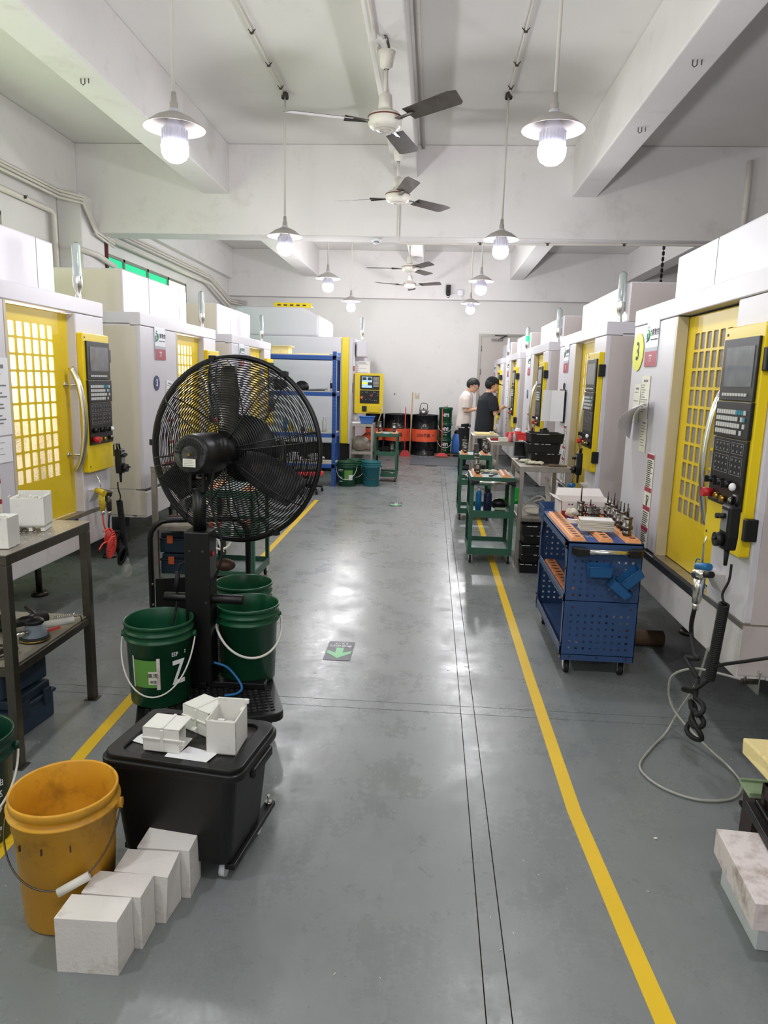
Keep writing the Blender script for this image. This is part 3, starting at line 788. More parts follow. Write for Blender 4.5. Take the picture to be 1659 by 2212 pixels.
# badges and papers on the machines
def disc_badge(m_, x, z, r, face, s, ink_, y=-.003, nm='number_badge'):
    b = MB().cyl((x, y, z), (x, y - .003, z), r, seg=40).build(nm, face, m_)
    text(s, r * 1.35, ink_, b, (x, y - .0036, z), bold=.002)
disc_badge(MACH['R1'], .13, 1.82, .118, 'badge_yellow', '3', 'ink', nm='number_badge')
disc_badge(MACH['L2'], .31, 1.53, .062, 'badge_blue', '3', 'white_ink')
disc_badge(MACH['R3'], .40, 1.47, .06, 'badge_blue', '1', 'white_ink')
disc_badge(MACH['L3'], .40, 1.53, .06, 'badge_blue', '1', 'white_ink')
def notice(m_, x, z, w_, h, lines=12, mt='old_paper', rot=0, title=True, y=-.003, seed=1):
    b = MB().box(-w_ / 2, w_ / 2, -.001, 0, -h / 2, h / 2).build('notice_sheet', mt, m_, loc=(x, y, z), rot=(0, rot, 0))
    r = random.Random(seed); k = MB()
    if title: k.box(-w_ * .25, w_ * .25, -.0022, -.0008, h * .36, h * .41)
    for i in range(lines):
        zz = h * (.28 - .68 * i / lines); k.box(-w_ * .4, w_ * (r.random() * .6 - .2), -.0022, -.0008, zz, zz + h * .018)
    tag(k.build('print', 'print_grey', b), kind='stuff')
    return b
notice(MACH['R1'], .36, 1.54, .17, .26, 12, 'old_paper', seed=4)
notice(MACH['R1'], .19, 1.50, .14, .24, 3, 'old_paper', seed=5, y=-.0025)
notice(MACH['R1'], .40, 1.31, .13, .20, 8, 'old_paper', seed=6)
cl = MB(); n = 8
for i in range(n + 1):
    u = i / n
    for j in (0, 1):
        cl.v.append((.16 + .40 * u, -.006 - .15 * math.sin(u * 2.2) * (1 - j) - .012, 1.47 + .03 * u - (.20 - .17 * u) * (1 - j) + .03 * j * u))
for i in range(n): cl.f.append((2 * i, 2 * i + 2, 2 * i + 3, 2 * i + 1)); cl.sm.append(True)
cl.build('curled_sheet', 'paper', MACH['R1']).modifiers.new('t', 'SOLIDIFY').thickness = .0015
def folder(m_, x, z, name='paper_folder'):
    b = MB().box(x - .16, x + .12, -.02, -.012, z - .16, z + .16).build('folder_board', 'black_plastic', m_)
    MB().add([(x + .02, -.03, z - .15), (x - .06, -.21, z - .16), (x - .05, -.20, z + .15), (x + .02, -.03, z + .15)], [(0, 1, 2, 3)]).build('paper_sheets', 'paper', b)
    MB().add([(x + .12, -.022, z - .15), (x + .02, -.13, z - .155), (x + .03, -.13, z + .15), (x + .12, -.022, z + .15)], [(0, 1, 2, 3)]).build('paper_sheets', 'paper', b)
    MB().ring((x, -.01, z + .19), .03, .005, 16, 5, 'y').build('clip_ring', 'ink', b)
folder(MACH['R2'], .42, 1.40)
notice(MACH['L1'], .72, 1.46, .18, .42, 14, 'paper', seed=9)
notice(MACH['L1'], .70, 1.17, .20, .14, 3, 'paper', seed=10, title=False)
notice(MACH['L2'], .60, 1.44, .16, .22, 4, 'paper', rot=R_(8), seed=11)
notice(MACH['R4'], .5, 1.45, .16, .5, 3, 'paper', seed=12)
b = MB().box(1.585, 1.598, .02, .1, 1.76, 1.93).build('sticker_strip', 'ink', MACH['R1'])

# big white machine at the far left (its flank faces the camera)
t = thing('large_machining_center', 'large white machining center with yellow corner stripe behind the blue shelving', 'cnc machine', (-4.4, 12.3, 0)); BIG = t
X1 = 3.0
MB().box(0, X1 - .18, 0, 2.8, .5, 2.31).build('body', 'white_paint', t, .02)
MB().box(X1 - .18, X1 - .05, .0, .06, .5, 2.31).box(X1 - .18, X1 - .1, .06, 2.8, .5, 2.31).build('corner_stripe', 'deep_yellow', t, .015)
MB().prism([(X1 - .05, 0.0), (X1, .06), (X1, 2.8), (X1 - .1, 2.8), (X1 - .1, .06), (X1 - .05, .06)], .5, 2.31).build('front_face', 'white_paint', t)
MB().box(.05, X1 - .03, .05, 2.75, 0, .5).build('plinth', 'satin_black', t)
hp = [(.9, 2.31), (.9, 2.70), (.98, 2.80), (2.12, 2.80), (2.42, 2.66), (2.42, 2.31)]
MB().prism(hp, .1, 1.8, 'y').build('top_housing', 'white_paint', t, .05, bseg=4)
tr = MB().box(1.6, 2.25, .25, .45, 2.82, 2.83).box(1.6, 2.25, .24, .25, 2.80, 2.88).build('cable_tray', 'deep_yellow', t)
sl = MB()
for i in range(5): sl.box(1.66 + i * .11, 1.72 + i * .11, .235, .2401, 2.83, 2.85)
sl.build('slots', 'ink', tr)
pl = MB().box(X1 + .001, X1 + .004, .15, .40, 1.75, 2.02).build('sign_plaque', 'sign_white', t)
MB().box(X1 + .004, X1 + .006, .15, .40, 1.75, 1.84).build('red_band', 'sign_red', pl)
MB().box(X1 + .001, X1 + .005, .15, .19, 1.38, 1.55).build('door_mark', 'ink', t)
MB().box(X1 - .2, X1 + .14, .9, 1.5, 1.9, 2.2).build('side_housing', 'white_paint', t, .02)
notice(t, 3.12, 1.80, .28, .26, 5, 'paper', seed=15, y=.6)
# yellow console of the large machine
cpn = MB().box(3.02, 3.52, .30, .48, 1.02, 1.72).build('control_console', 'deep_yellow', t, .01)
MB().box(3.12, 3.46, .285, .30, 1.44, 1.68).build('screen_bezel', 'black_plastic', cpn, .003)
MB().box(3.15, 3.33, .28, .286, 1.47, 1.66).build('screen', 'lcd', cpn)
MB().box(3.15, 3.25, .2785, .281, 1.53, 1.565).build('screen_area', 'lcd_yellow', cpn)
MB().box(3.255, 3.33, .2785, .281, 1.51, 1.565).box(3.16, 3.23, .2785, .281, 1.60, 1.65).box(3.25, 3.32, .2785, .281, 1.60, 1.65).build('screen_area', 'lcd_dark', cpn)
kk = MB()
for r in range(8):
    for c in range(6): kk.box(3.352 + c * .0165, 3.364 + c * .0165, .278, .286, 1.645 - r * .022, 1.658 - r * .022)
tag(kk.build('keys', 'key_white', cpn), kind='stuff')
MB().box(3.12, 3.46, .285, .30, 1.20, 1.425).build('button_board', 'satin_black', cpn, .003)
kk = MB(); rr = random.Random(5)
for i in range(20): a, c = 3.16 + rr.random() * .28, 1.22 + rr.random() * .18; kk.box(a, a + .008, .282, .286, c, c + .008)
tag(kk.build('indicator_lights', 'key_white', cpn), kind='stuff')
MB().cyl((3.155, .285, 1.30), (3.155, .25, 1.30), .022, seg=16).build('emergency_stop', 'latch_orange', cpn)
MB().box(3.30, 3.34, .283, .286, 1.325, 1.345).build('red_button', 'red', cpn)
MB().box(3.16, 3.24, .285, .30, 1.055, 1.15).build('socket_recess', 'ink', cpn)
MB().prism(rrect(3.26, 3.46, 1.045, 1.16, .015), .27, .30, 'y').build('pocket', 'yellow_paint', cpn)
MB().tube([(3.5, .3, 1.15), (3.52, .27, 1.08), (3.5, .27, 1.02), (3.46, .27, .9), (3.45, .3, .8)], .008, 6).build('cable', 'jamb_paint', cpn)
MB().box(3.0, 3.06, .36, .42, .9, 1.06).build('arm', 'dirty_white', t)
signal_lamp(t, 3.12, .5, 2.30)
MB().box(3.02, 3.2, .45, .8, 2.0, 2.28).build('side_box', 'white_paint', t, .02)

# ================================================================= BIG PEDESTAL FAN
def make_pedestal_fan(loc):
    t = thing('pedestal_fan', 'large black industrial pedestal fan with round wire cage, seen from behind', 'fan', loc)
    MB().box(-.30, .30, -.03, .03, .0, .03).box(-.03, .03, -.05, .26, 0, .03).build('base_frame', 'satin_black', t, .004)
    MB().box(-.058, .058, -.055, .055, .03, .745).build('column', 'satin_black', t, .006)
    sc = MB()
    for x, z in ((-.03, .66), (.03, .66), (.04, .42), (.0, .2)): sc.cyl((x, -.055, z), (x, -.06, z), .006, seg=8)
    sc.build('screws', 'tool_steel', t)
    MB().cyl((.0595, -.01, .64), (.065, -.01, .64), .012, seg=12).build('power_switch', 'red', t)
    MB().cyl((0, 0, .74), (0, 0, .93), .030, seg=18).build('pole', 'satin_black', t)
    MB().cyl((-.165, -.02, .43), (-.055, -.02, .43), .022, seg=16).build('grip_bar', 'satin_black', t, .002)
    MB().cyl((.058, -.02, .43), (.20, -.02, .43), .022, seg=16).build('grip_bar', 'satin_black', t, .002)
    MB().box(-.035, -.022, -.03, .03, .92, 1.02).box(.022, .035, -.03, .03, .92, 1.02).box(-.03, .03, -.025, .025, .92, .94).build('yoke', 'satin_black', t, .003)
    MB().cyl((-.04, 0, .985), (.04, 0, .985), .013, seg=12).build('yoke_bolt', 'tool_steel', t)
    MB().box(-.012, .012, -.03, -.005, 1.02, 1.06).cyl((-.03, -.02, 1.03), (.012, -.02, 1.03), .009, seg=10).build('clamp_bolt', 'chrome', t)
    # head: local +y = air direction, rear faces -y
    h = bpy.data.objects.new('fan_head_pivot', None)
    rz = R_(-12); ox, oz = .05, 1.098
    Rz = Matrix.Rotation(rz, 4, 'Z') @ Matrix.Rotation(R_(-2), 4, 'X')
    def part(mb, name, m, bevel=0, par=None):
        mb.v = [tuple((Rz @ Vector(v)) + Vector((ox, 0, oz))) for v in mb.v]
        return mb.build(name, m, par or t, bevel)
    mo = part(MB().lathe([(0, -.165), (.05, -.165), (.078, -.158), (.088, -.14), (.090, .03), (.082, .05), (.06, .06), (0, .06)], seg=36, axis='y'), 'motor', 'satin_black')
    part(MB().lathe([(0, -.1655), (.074, -.1645), (.076, -.163)], seg=36, axis='y'), 'rear_plate', 'dusty_black', par=mo)
    sl = MB()
    for k in range(13):
        a = R_(8 + k * 13.7); c, s_ = math.cos(a), math.sin(a)
        sl.add([(c * .042 - s_ * .004, -.1675, s_ * .042 + c * .004), (c * .042 + s_ * .004, -.1675, s_ * .042 - c * .004), (c * .070 + s_ * .006, -.1668, s_ * .070 - c * .006), (c * .070 - s_ * .006, -.1668, s_ * .070 + c * .006)], [(0, 3, 2, 1)])
    part(sl, 'vent_slots', 'black_plastic', par=mo)
    pl = part(MB().box(-.03, .03, -.1685, -.166, -.052, -.018), 'rating_plate', 'old_paper', par=mo)
    pk = MB()
    for i in range(4): pk.box(-.025, .022 - .008 * (i % 2), -.1692, -.1684, -.046 + i * .007, -.0445 + i * .007)
    part(pk, 'print', 'print_grey', par=mo)
    part(MB().cyl((0, -.166, 0), (0, -.171, 0), .006, seg=10), 'centre_screw', 'brass', par=mo)
    R0 = .43
    part(MB().ring((0, .235, 0), R0 + .004, .012, 96, 8, 'y').ring((0, .255, 0), R0 + .002, .008, 96, 6, 'y'), 'outer_rim', 'satin_black')
    def zprof(r, back):
        u = max(0, (r - .085)) / (R0 - .085)
        return (.235 - .125 * math.sqrt(max(0, 1 - u ** 2.6))) if back else (.255 + .105 * math.sqrt(max(0, 1 - u ** 2.6)))
    for back, nm in ((True, 'rear_grille'), (False, 'front_grille')):
        g = MB(); n = 31
        for i in range(n):
            r = .095 + (R0 - .105) * i / (n - 1)
            g.ring((0, zprof(r, back), 0), r, .0025 if back else .0022, 80, 4, 'y')
        o = part(g, nm, 'satin_black')
        rb = MB(); m = 8
        for i in range(m):
            for d_ in ((-.05, .05) if i % 2 == 0 else (0,)):
                a0 = 2 * math.pi * i / m + R_(11)
                pts = []
                for k in range(12):
                    r = .075 + (R0 - .078) * k / 11
                    a = a0 + d_ * (1.6 - .6 * k / 11)
                    pts.append((r * math.cos(a), zprof(r, back) + (-.003 if back else .003), r * math.sin(a)))
                rb.tube(pts, .0032, 5)
        part(rb, 'grille_ribs', 'satin_black', par=o)
    part(MB().lathe([(0, .375), (.13, .373), (.165, .36), (.165, .352), (0, .352)], seg=36, axis='y'), 'front_badge', 'satin_black')
    part(MB().lathe([(0, .06), (.055, .06), (.06, .08), (.06, .24), (0, .26)], seg=28, axis='y'), 'blade_hub', 'satin_black')
    for k in range(3):
        a0 = 2 * math.pi * k / 3 + R_(-28)
        b = MB(); n = 8
        for i in range(n + 1):
            u = i / n; r = .05 + .34 * u; hw = .035 + .05 * math.sin(min(1, u * 1.15) * math.pi * .72)
            for j in range(5):
                v = j / 4 * 2 - 1; a = a0 + v * hw / r * .9 if r > .12 else a0 + v * .45
                b.v.append((r * math.cos(a), .20 + v * .048 + .01 * (1 - v * v), r * math.sin(a)))
        for i in range(n):
            for j in range(4):
                q = i * 5 + j; b.f.append((q, q + 1, q + 6, q + 5)); b.sm.append(True)
        o = part(b, 'blade', 'dusty_black'); md = o.modifiers.new('t', 'SOLIDIFY'); md.thickness = .004; md.offset = 0
    for a in (55, 105, 178, 222, 300):
        a = R_(a); c = ((R0 + .008) * math.cos(a), .235, (R0 + .008) * math.sin(a))
        part(MB().obox(c, (.03, .035, .03)), 'rim_clip', 'satin_black', .003)
    cd = MB().tube(spline([(.075, -.045, 1.10), (.088, -.07, 1.02), (.075, -.065, .93), (.078, -.06, .85), (.10, -.055, .78), (.115, -.05, .70), (.105, -.05, .60), (.066, -.03, .52), (.05, -.055, .50)], 6), .0062, 8)
    cd.build('power_cord', 'rubber', t)
    MB().tube(spline([(-.058, -.02, .60), (-.09, -.02, .58), (-.10, -.02, .52), (-.105, -.03, .42), (-.11, -.04, .36), (-.13, -.06, .26), (-.15, -.08, .08), (-.16, -.09, .01)], 6), .0055, 8).tube([(-.10, -.02, .55), (-.107, -.03, .46)], .012, 8).build('supply_cord', 'rubber', t)
    MB().tube(spline([(.058, -.02, .12), (.13, -.03, .10), (.20, -.06, .03), (.19, -.1, -.0 + .01), (.14, -.13, .01)], 6), .006, 8).build('blue_hose', 'gun_blue', t)
    return t
make_pedestal_fan((-1.03, 3.08, .168))

# platform truck under the fan and the green pails
t = thing('platform_truck', 'black platform truck with ribbed rubber deck and curved push handle', 'platform truck', (-1.08, 3.28, 0), R_(20))
MB().prism(rrect(-.31, .31, -.58, .66, .05, 5), .125, .165).build('deck', 'satin_black', t, .006)
rb = MB()
for i in range(21):
    for j in range(40):
        rb.box(-.275 + i * .0265, -.275 + i * .0265 + .018, -.54 + j * .0292, -.54 + j * .0292 + .013, .165, .168)
tag(rb.build('deck_ribs', 'dusty_black', t), kind='stuff')
hp = [(-.27, .62, .15), (-.27, .62, .70)] + [(-.27 + .10 - .10 * math.cos(R_(a)), .62, .70 + .10 * math.sin(R_(a))) for a in (22, 45, 68, 90)] + [(.17 + .10 * math.sin(R_(a)), .62, .70 + .10 * math.cos(R_(a))) for a in (0, 22, 45, 68, 90)] + [(.27, .62, .15)]
MB().tube(hp, .0165, 12).build('push_handle', 'satin_black', t)
MB().box(-.25, .25, .60, .606, .27, .47).build('handle_plate', 'satin_black', t, .002)
s_ = MB()
for x, z in ((-.265, .44), (-.265, .32), (.265, .44), (.265, .32)): s_.cyl((x, .60, z), (x, .592, z), .006, seg=8)
s_.build('screws', 'chrome', t)
MB().prism(rrect(-.12, -.03, .50, .53, .012), .1655, .1685).build('grip_slot', 'ink', t)
for x, y in ((-.24, -.5), (.24, -.5), (-.24, .55), (.24, .55)):
    c = MB().box(x - .03, x + .03, y - .035, y + .035, .11, .125).box(x - .022, x - .017, y - .02, y + .02, .05, .11).box(x + .017, x + .022, y - .02, y + .02, .05, .11).build('caster', 'tool_steel', t)
    MB().cyl((x - .014, y, .05), (x + .014, y, .05), .05, seg=20).build('wheel', 'rubber', c)

# ================================================================= PAILS
def make_pail(name, label, m, loc, rz=0, r=.15, rb=.128, h=.375, handle='handle_white', drop=.19, grip=None, group=None, style='green', hr=.0042, up=False, content=None):
    t = thing(name, label, 'bucket', loc, rz, group)
    if style == 'green':
        prof = [(0, .0), (rb - .006, 0), (rb, .006), (r * .93, h * .78), (r * .985, h * .785), (r * .99, h * .80), (r * .945, h * .81), (r * .95, h * .87), (r * .995, h * .875), (r * 1.0, h * .89), (r * .955, h * .90), (r * .965, h * .955), (r * 1.0, h * .96), (r * 1.005, h * .995), (r * .98, h), (r * .955, h * .985), (r * .93, h * .8), (rb - .006, .012), (0, .012)]
    else:
        prof = [(0, .0), (rb - .006, 0), (rb, .006), (r * .935, h * .76), (r * .965, h * .765), (r * .972, h * .865), (r * 1.03, h * .87), (r * 1.03, h * .885), (r * .94, h * .89), (r * .945, h * .925), (r * .99, h * .93), (r * 1.0, h * .985), (r * .975, h), (r * .95, h * .985), (r * .92, h * .76), (rb - .006, .012), (0, .012)]
    t_b = MB().lathe(prof, seg=56).build('body', m, t)
    zp = h * (.80 if style == 'green' else .84)
    for s_ in (-1, 1):
        MB().cyl((s_ * r * .95, 0, zp), (s_ * (r + .012), 0, zp), .016, seg=12).build('handle_boss', m, t)
    n = 26; pts = []
    for k in range(n + 1):
        a = math.pi * k / n
        if up: pts.append((-(r + .008) * math.cos(a), 0, zp + (r + .02) * math.sin(a)))
        else: pts.append((-(r + .008) * math.cos(a), -(r * (.93 if style == 'green' else .94) + .012) * math.sin(a) ** .8 if math.sin(a) > 0 else 0, zp - drop * math.sin(a)))
    if pts:
        hd = MB().tube(pts, hr, 8).build('bail_handle', handle, t)
    if grip:
        c = pts[int(n * grip[1])]; d_ = Vector(pts[int(n * grip[1]) + 1]) - Vector(pts[int(n * grip[1]) - 1]); d_.normalize()
        MB().cyl(Vector(c) - d_ * .045, Vector(c) + d_ * .045, .0125, seg=12).build('grip', grip[0], t)
    return t, t_b
def wrap_label(t, r0, r1, a0, a1, z0, z1, m, name='label', off=.0012, h=.375, n=10):
    b = MB()
    for k in range(n + 1):
        a = R_(a0 + (a1 - a0) * k / n)
        for z in (z0, z1):
            r = r0 + (r1 - r0) * z / h + off; b.v.append((r * math.cos(a), r * math.sin(a), z))
    for k in range(n): b.f.append((2 * k, 2 * k + 2, 2 * k + 3, 2 * k + 1)); b.sm.append(True)
    return b.build(name, m, t)
def pail_text(t, s, size, ang, z, r, m='white_ink', rot=0, sx=1, bold=0):
    a = R_(ang)
    o = text(s, size, m, t, (r * math.cos(a), r * math.sin(a), z), (R_(90), rot, a + R_(90)), 'lettering', sx=sx, bold=bold)
    return o
DK = .168
p1, b1 = make_pail('plastic_pail', 'dark green pail with torn green label, left of the fan column', 'pail_green', (-1.175, 2.93, DK), R_(8), drop=.235, group='green pails around the pedestal fan', hr=.0035)
wrap_label(p1, .128, .142, 232, 278, .10, .225, 'label_green')
wrap_label(p1, .128, .142, 262, 278, .115, .175, 'old_paper', 'paper_label', .002)
wrap_label(p1, .128, .142, 229, 232.5, .095, .24, 'foam_stained', 'torn_strip', .002)
wrap_label(p1, .128, .142, 277, 283, .09, .235, 'foam_stained', 'torn_strip', .0025)
pail_text(p1, '高流', .022, 270, .157, .138, 'ink'); pail_text(p1, '标签', .014, 271, .128, .137, 'ink')
pail_text(p1, 'Z', .15, 316, .155, .1405, rot=R_(0), sx=.62, bold=.003)
pail_text(p1, 'EEP', .026, 309, .245, .144, sx=.8)
pail_text(p1, 'Z', .02, 330, .245, .144, sx=.8)
p2_, _ = make_pail('plastic_pail', 'dark green pail with dirty cream handle, right of the fan column', 'pail_green', (-.845, 3.2, DK), R_(28), group='green pails around the pedestal fan', drop=.15, hr=.006)
p3_, _ = make_pail('plastic_pail', 'dark green pail behind the pail right of the fan column', 'pail_green', (-.955, 3.54, DK), R_(-60), group='green pails around the pedestal fan', drop=.19)
p4_, b4 = make_pail('plastic_pail', 'dark green pail with white Chinese print cut by left edge', 'pail_dark', (-1.545, 2.13, 0), R_(30), group='green pails around the pedestal fan', h=.385)
wrap_label(p4_, .128, .142, 250, 300, .02, .27, 'pail_dark', 'dark_label')
for s, z, sz in (('润滑油', .235, .03), ('易碎', .19, .04), ('↑↑', .14, .05), ('标准', .095, .02), ('生产日期', .07, .014), ('保质期', .05, .014)):
    pail_text(p4_, s, sz, 277, z, .145)
    pail_text(p4_, s, sz, 300, z, .145)
py, by = make_pail('plastic_bucket', 'big dirty yellow bucket with wire handle beside the white blocks', 'pail_yellow', (-1.043, 1.842, 0), R_(12), r=.152, rb=.126, h=.40, handle='dark_steel', drop=.165, grip=('handle_white', .62), style='yellow', hr=.0026)
pg = MB()
for a in (236, 262, 290): 
    a_ = R_(a); pg.obox((.155 * math.cos(a_), .155 * math.sin(a_), .292), (.006, .004, .018), a_)
pg.build('moulded_marks', 'rust_steel', py)

# ================================================================= CRATE, DOLLY, MOULDED PARTS, BLOCKS
CR = R_(-8); CC = Vector((-.755, 2.14, 0))
def cr(x, y, z): 
    v = Matrix.Rotation(CR, 4, 'Z') @ Vector((x, y, 0)); return (CC.x + v.x, CC.y + v.y, z)
t = thing('wheeled_dolly', 'low black wheeled dolly frame beneath the black storage box', 'dolly', CC, CR)
MB().box(-.20, -.165, -.11, .19, .045, .065).box(.165, .20, -.13, .24, .045, .065).box(-.2, .2, -.1, -.065, .045, .06).box(-.2, .2, .1, .135, .045, .06).build('frame', 'satin_black', t, .003)
MB().cyl((.183, .215, .065), (.183, .215, .075), .014, seg=6).cyl((.183, .215, .075), (.183, .215, .10), .006, seg=10).build('bolt', 'chrome', t)
for x, y in ((-.16, -.09), (.15, -.10), (-.16, .13), (.172, .13)):
    MB().cyl((x - .01, y, .022), (x + .01, y, .022), .022, seg=18).build('wheel', 'sign_white', t)
t = thing('storage_box', 'black plastic storage box with dusty lid carrying white moulded parts', 'storage box', CC, CR)
def taper(x, y, z0, z1, k, r0, r1, n=4):
    a = rrect(-x * k, x * k, -y * k, y * k, r0, n); b_ = rrect(-x, x, -y, y, r1, n); m = len(a)
    o = MB(); vs = [(p[0], p[1], z0) for p in a] + [(p[0], p[1], z1) for p in b_]
    o.add(vs, [tuple(range(m - 1, -1, -1)), tuple(range(m, 2 * m))] + [(i, (i + 1) % m, (i + 1) % m + m, i + m) for i in range(m)]); return o
taper(.215, .165, .067, .375, .86, .03, .035, 5).build('box_body', 'black_plastic', t, .004)
MB().prism(rrect(-.243, .243, -.178, .178, .05, 6), .375, .402).build('lid', 'satin_black', t, .007, bseg=3)
lr = MB()
o_ = rrect(-.233, .233, -.168, .168, .045, 6); i_ = rrect(-.185, .185, -.135, .135, .035, 6); m = len(o_)
lr.add([(p[0], p[1], .402) for p in o_] + [(p[0], p[1], .416) for p in o_] + [(p[0], p[1], .416) for p in i_] + [(p[0], p[1], .402) for p in i_],
       [f for k in range(m) for f in ((k, (k + 1) % m, (k + 1) % m + m, k + m), (k + m, (k + 1) % m + m, (k + 1) % m + 2 * m, k + 2 * m), (k + 2 * m, (k + 1) % m + 2 * m, (k + 1) % m + 3 * m, k + 3 * m))])
lr.build('lid_ridge', 'satin_black', t, .004)
MB().box(-.184, .184, -.134, .134, .402, .4035).build('lid_panel', 'dusty_black', t)
for s_ in (-1, 1): MB().box(s_ * .232, s_ * .252, -.08, .08, .345, .378).build('clip_handle', 'black_plastic', t, .006)
LT = .405
def moulded(kind, label, loc, rz, size, rot=None):
    t = thing('foam_mould', label, 'moulded part', loc, rz, 'white moulded parts on the storage box')
    a, b_, h = size
    w_ = .006
    if kind == 'cup':
        m = MB().box(-a / 2, a / 2, -b_ / 2, -b_ / 2 + w_, 0, h * .93).box(-a / 2, a / 2, b_ / 2 - w_, b_ / 2, 0, h * 1.12).box(-a / 2, -a / 2 + w_, -b_ / 2, b_ / 2, 0, h * .95).box(a / 2 - w_, a / 2, -b_ / 2, b_ / 2, 0, h * .95).box(-a / 2, a / 2, -b_ / 2, b_ / 2, 0, .008)
        m.build('shell', 'foam_clean', t, .003)
        MB().box(-a / 2 + w_, -a / 2 + w_ + .014, -b_ / 2 + w_, -b_ / 2 + w_ + .02, h * .5, h * .86).box(-.012, .010, -b_ / 2 + w_, -b_ / 2 + .016, h * .6, h * .95).box(a / 2 - w_ - .012, a / 2 - w_, b_ / 2 - .03, b_ / 2 - w_, h * .5, h * .9).box(a / 2 - w_ , a / 2 + .008, b_ / 2 - .012, b_ / 2 , h * 1.0, h * 1.12).build('inner_ribs', 'foam_clean', t, .002)
        MB().sphere((0, .0, h * .45), .045, 14, 8, (a / .11, b_ / .12, .5)).build('shavings', 'shaving', t)
        t['kind'] = 'thing'
    else:
        m = MB().box(-a / 2, a / 2, -b_ / 2, b_ / 2, h - w_, h).box(-a / 2, a / 2, -b_ / 2, -b_ / 2 + w_, 0, h).box(-a / 2, a * .32, b_ / 2 - w_, b_ / 2, 0, h).box(-a / 2, -a / 2 + w_, -b_ / 2, b_ / 2, 0, h).box(-a / 2, a / 2, -b_ / 2, b_ / 2, 0, w_)
        m.build('shell', 'foam_clean', t, .004)
        MB().box(.0, .010, -b_ / 2 - .004, -b_ / 2 + .001, .004, h - .004).box(-a / 2 - .001, a / 2 + .012, -b_ / 2 - .004, -b_ / 2 + .002, h * .52, h * .60).box(a / 2, a / 2 + .018, -b_ / 2, -b_ / 2 + .008, h * .35, h * .55).box(a / 2, a / 2 + .018, b_ / 2 - .02, b_ / 2, h * .5, h * .58).box(.0, .010, -b_ / 2, b_ / 2, h - .001, h + .004).build('ribs', 'foam_clean', t, .002)
    return t
moulded('cup', 'white open moulded box full of shavings, rightmost on the storage box', cr(.125, -.005, LT), CR + R_(6), (.10, .125, .125))
moulded('side', 'white ribbed moulded box lying at the front of the lid', cr(-.06, -.055, LT + .003), CR + R_(2), (.125, .10, .082))
moulded('side', 'white ribbed moulded box lying at the back of the lid', cr(.005, .09, LT), CR + R_(-22), (.125, .10, .09))
pp = MB(); rr = random.Random(2)
for i, (x, y, a, b_, g) in enumerate(((-.12, -.01, .10, .08, 15), (-.14, -.035, .09, .07, -12), (.03, -.115, .13, .05, 4), (.06, -.09, .11, .06, -10))):
    c = cr(x, y, LT + .0012 + .0011 * i); pp.obox((c[0] - CC.x, c[1] - CC.y, c[2] - LT), (a, b_, .001), CR + R_(g))
one(pp, 'paper_towel', 'paper', 'crumpled white paper towels under the moulded parts on lid', 'paper', (CC.x, CC.y, LT))
c = cr(-.115, .0, LT + .006)
one(MB().obox((0, 0, 0), (.07, .008, .006)), 'wood_stick', 'rust_steel', 'short brown stick poking out beside the front moulded part', 'stick', c, R_(10))
for i, (x, y, sx, sy, lb, rz) in enumerate(((-.87, 1.648, .176, .092, 'clean white foam block nearest the camera, first of the row', 1), (-.845, 1.745, .172, .092, 'white foam block second from the front, touching the yellow bucket side', -1),
                               (-.80, 1.847, .162, .100, 'scuffed white foam block third from the front with a gouged corner', 1), (-.775, 1.957, .165, .102, 'dusty white foam block at the back of the row, before the storage box', 0))):
    x_, y_, z_ = sx / 2, sy / 2, .166
    b = MB()
    if i == 2:
        b.hexa([(-x_, -y_, 0), (x_ - .012, -y_, 0), (x_, y_, 0), (-x_, y_, 0)], [(-x_, -y_, z_), (x_ - .002, -y_, z_ - .012), (x_, y_, z_), (-x_, y_, z_)])
    elif i == 0:
        b.hexa([(-x_, -y_, 0), (x_ - .006, -y_, 0), (x_, y_, 0), (-x_, y_, 0)], [(-x_, -y_, z_), (x_ - .004, -y_, z_), (x_, y_, z_), (-x_ + .004, y_, z_)])
    else: b.box(-x_, x_, -y_, y_, 0, z_)
    one(b, 'foam_block', 'foam_white', lb, 'foam block', (x, y, 0), R_(rz), 'white foam blocks beside the yellow bucket', .0012)

# ================================================================= STEEL BENCHES
def bench(label, x0, x1, y0, y1, ztop=.90, zsh=.43, leg=.038, m='brushed', group='steel workbenches', shelf=True):
    t = thing('steel_workbench', label, 'workbench', (x0, y0, 0), 0, group)
    L, D_ = x1 - x0, y1 - y0
    MB().box(-.004, L + .004, -.004, D_ + .004, ztop - .004, ztop).build('tabletop', 'brushed', t)
    MB().box(0, L, 0, leg, ztop - .044, ztop - .004).box(0, L, D_ - leg, D_, ztop - .044, ztop - .004).box(0, leg, leg, D_ - leg, ztop - .044, ztop - .004).box(L - leg, L, leg, D_ - leg, ztop - .044, ztop - .004).build('top_frame', m, t, .002)
    if shelf:
        MB().box(leg * .5, L - leg * .5, leg * .5, D_ - leg * .5, zsh + .001, zsh + .005).build('shelf', 'bench_shelf', t)
        MB().box(leg, L - leg, .004, leg - .004, zsh - .035, zsh).box(leg, L - leg, D_ - leg + .004, D_ - .004, zsh - .035, zsh).box(.004, leg - .004, leg, D_ - leg, zsh - .035, zsh).box(L - leg + .004, L - .004, leg, D_ - leg, zsh - .035, zsh).build('shelf_frame', m, t, .002)
    for x in (0, L - leg):
        for y in (0, D_ - leg):
            MB().box(x, x + leg, y, y + leg, .004, ztop - .045).build('leg', m, t, .002)
            MB().box(x - .012, x + leg + .012, y - .012, y + leg + .012, 0, .004).build('foot_plate', m, t)
    return t
bench('steel workbench at the left edge carrying two white foam housings', -2.26, -1.62, 2.55, 3.23, m='bench_dark')
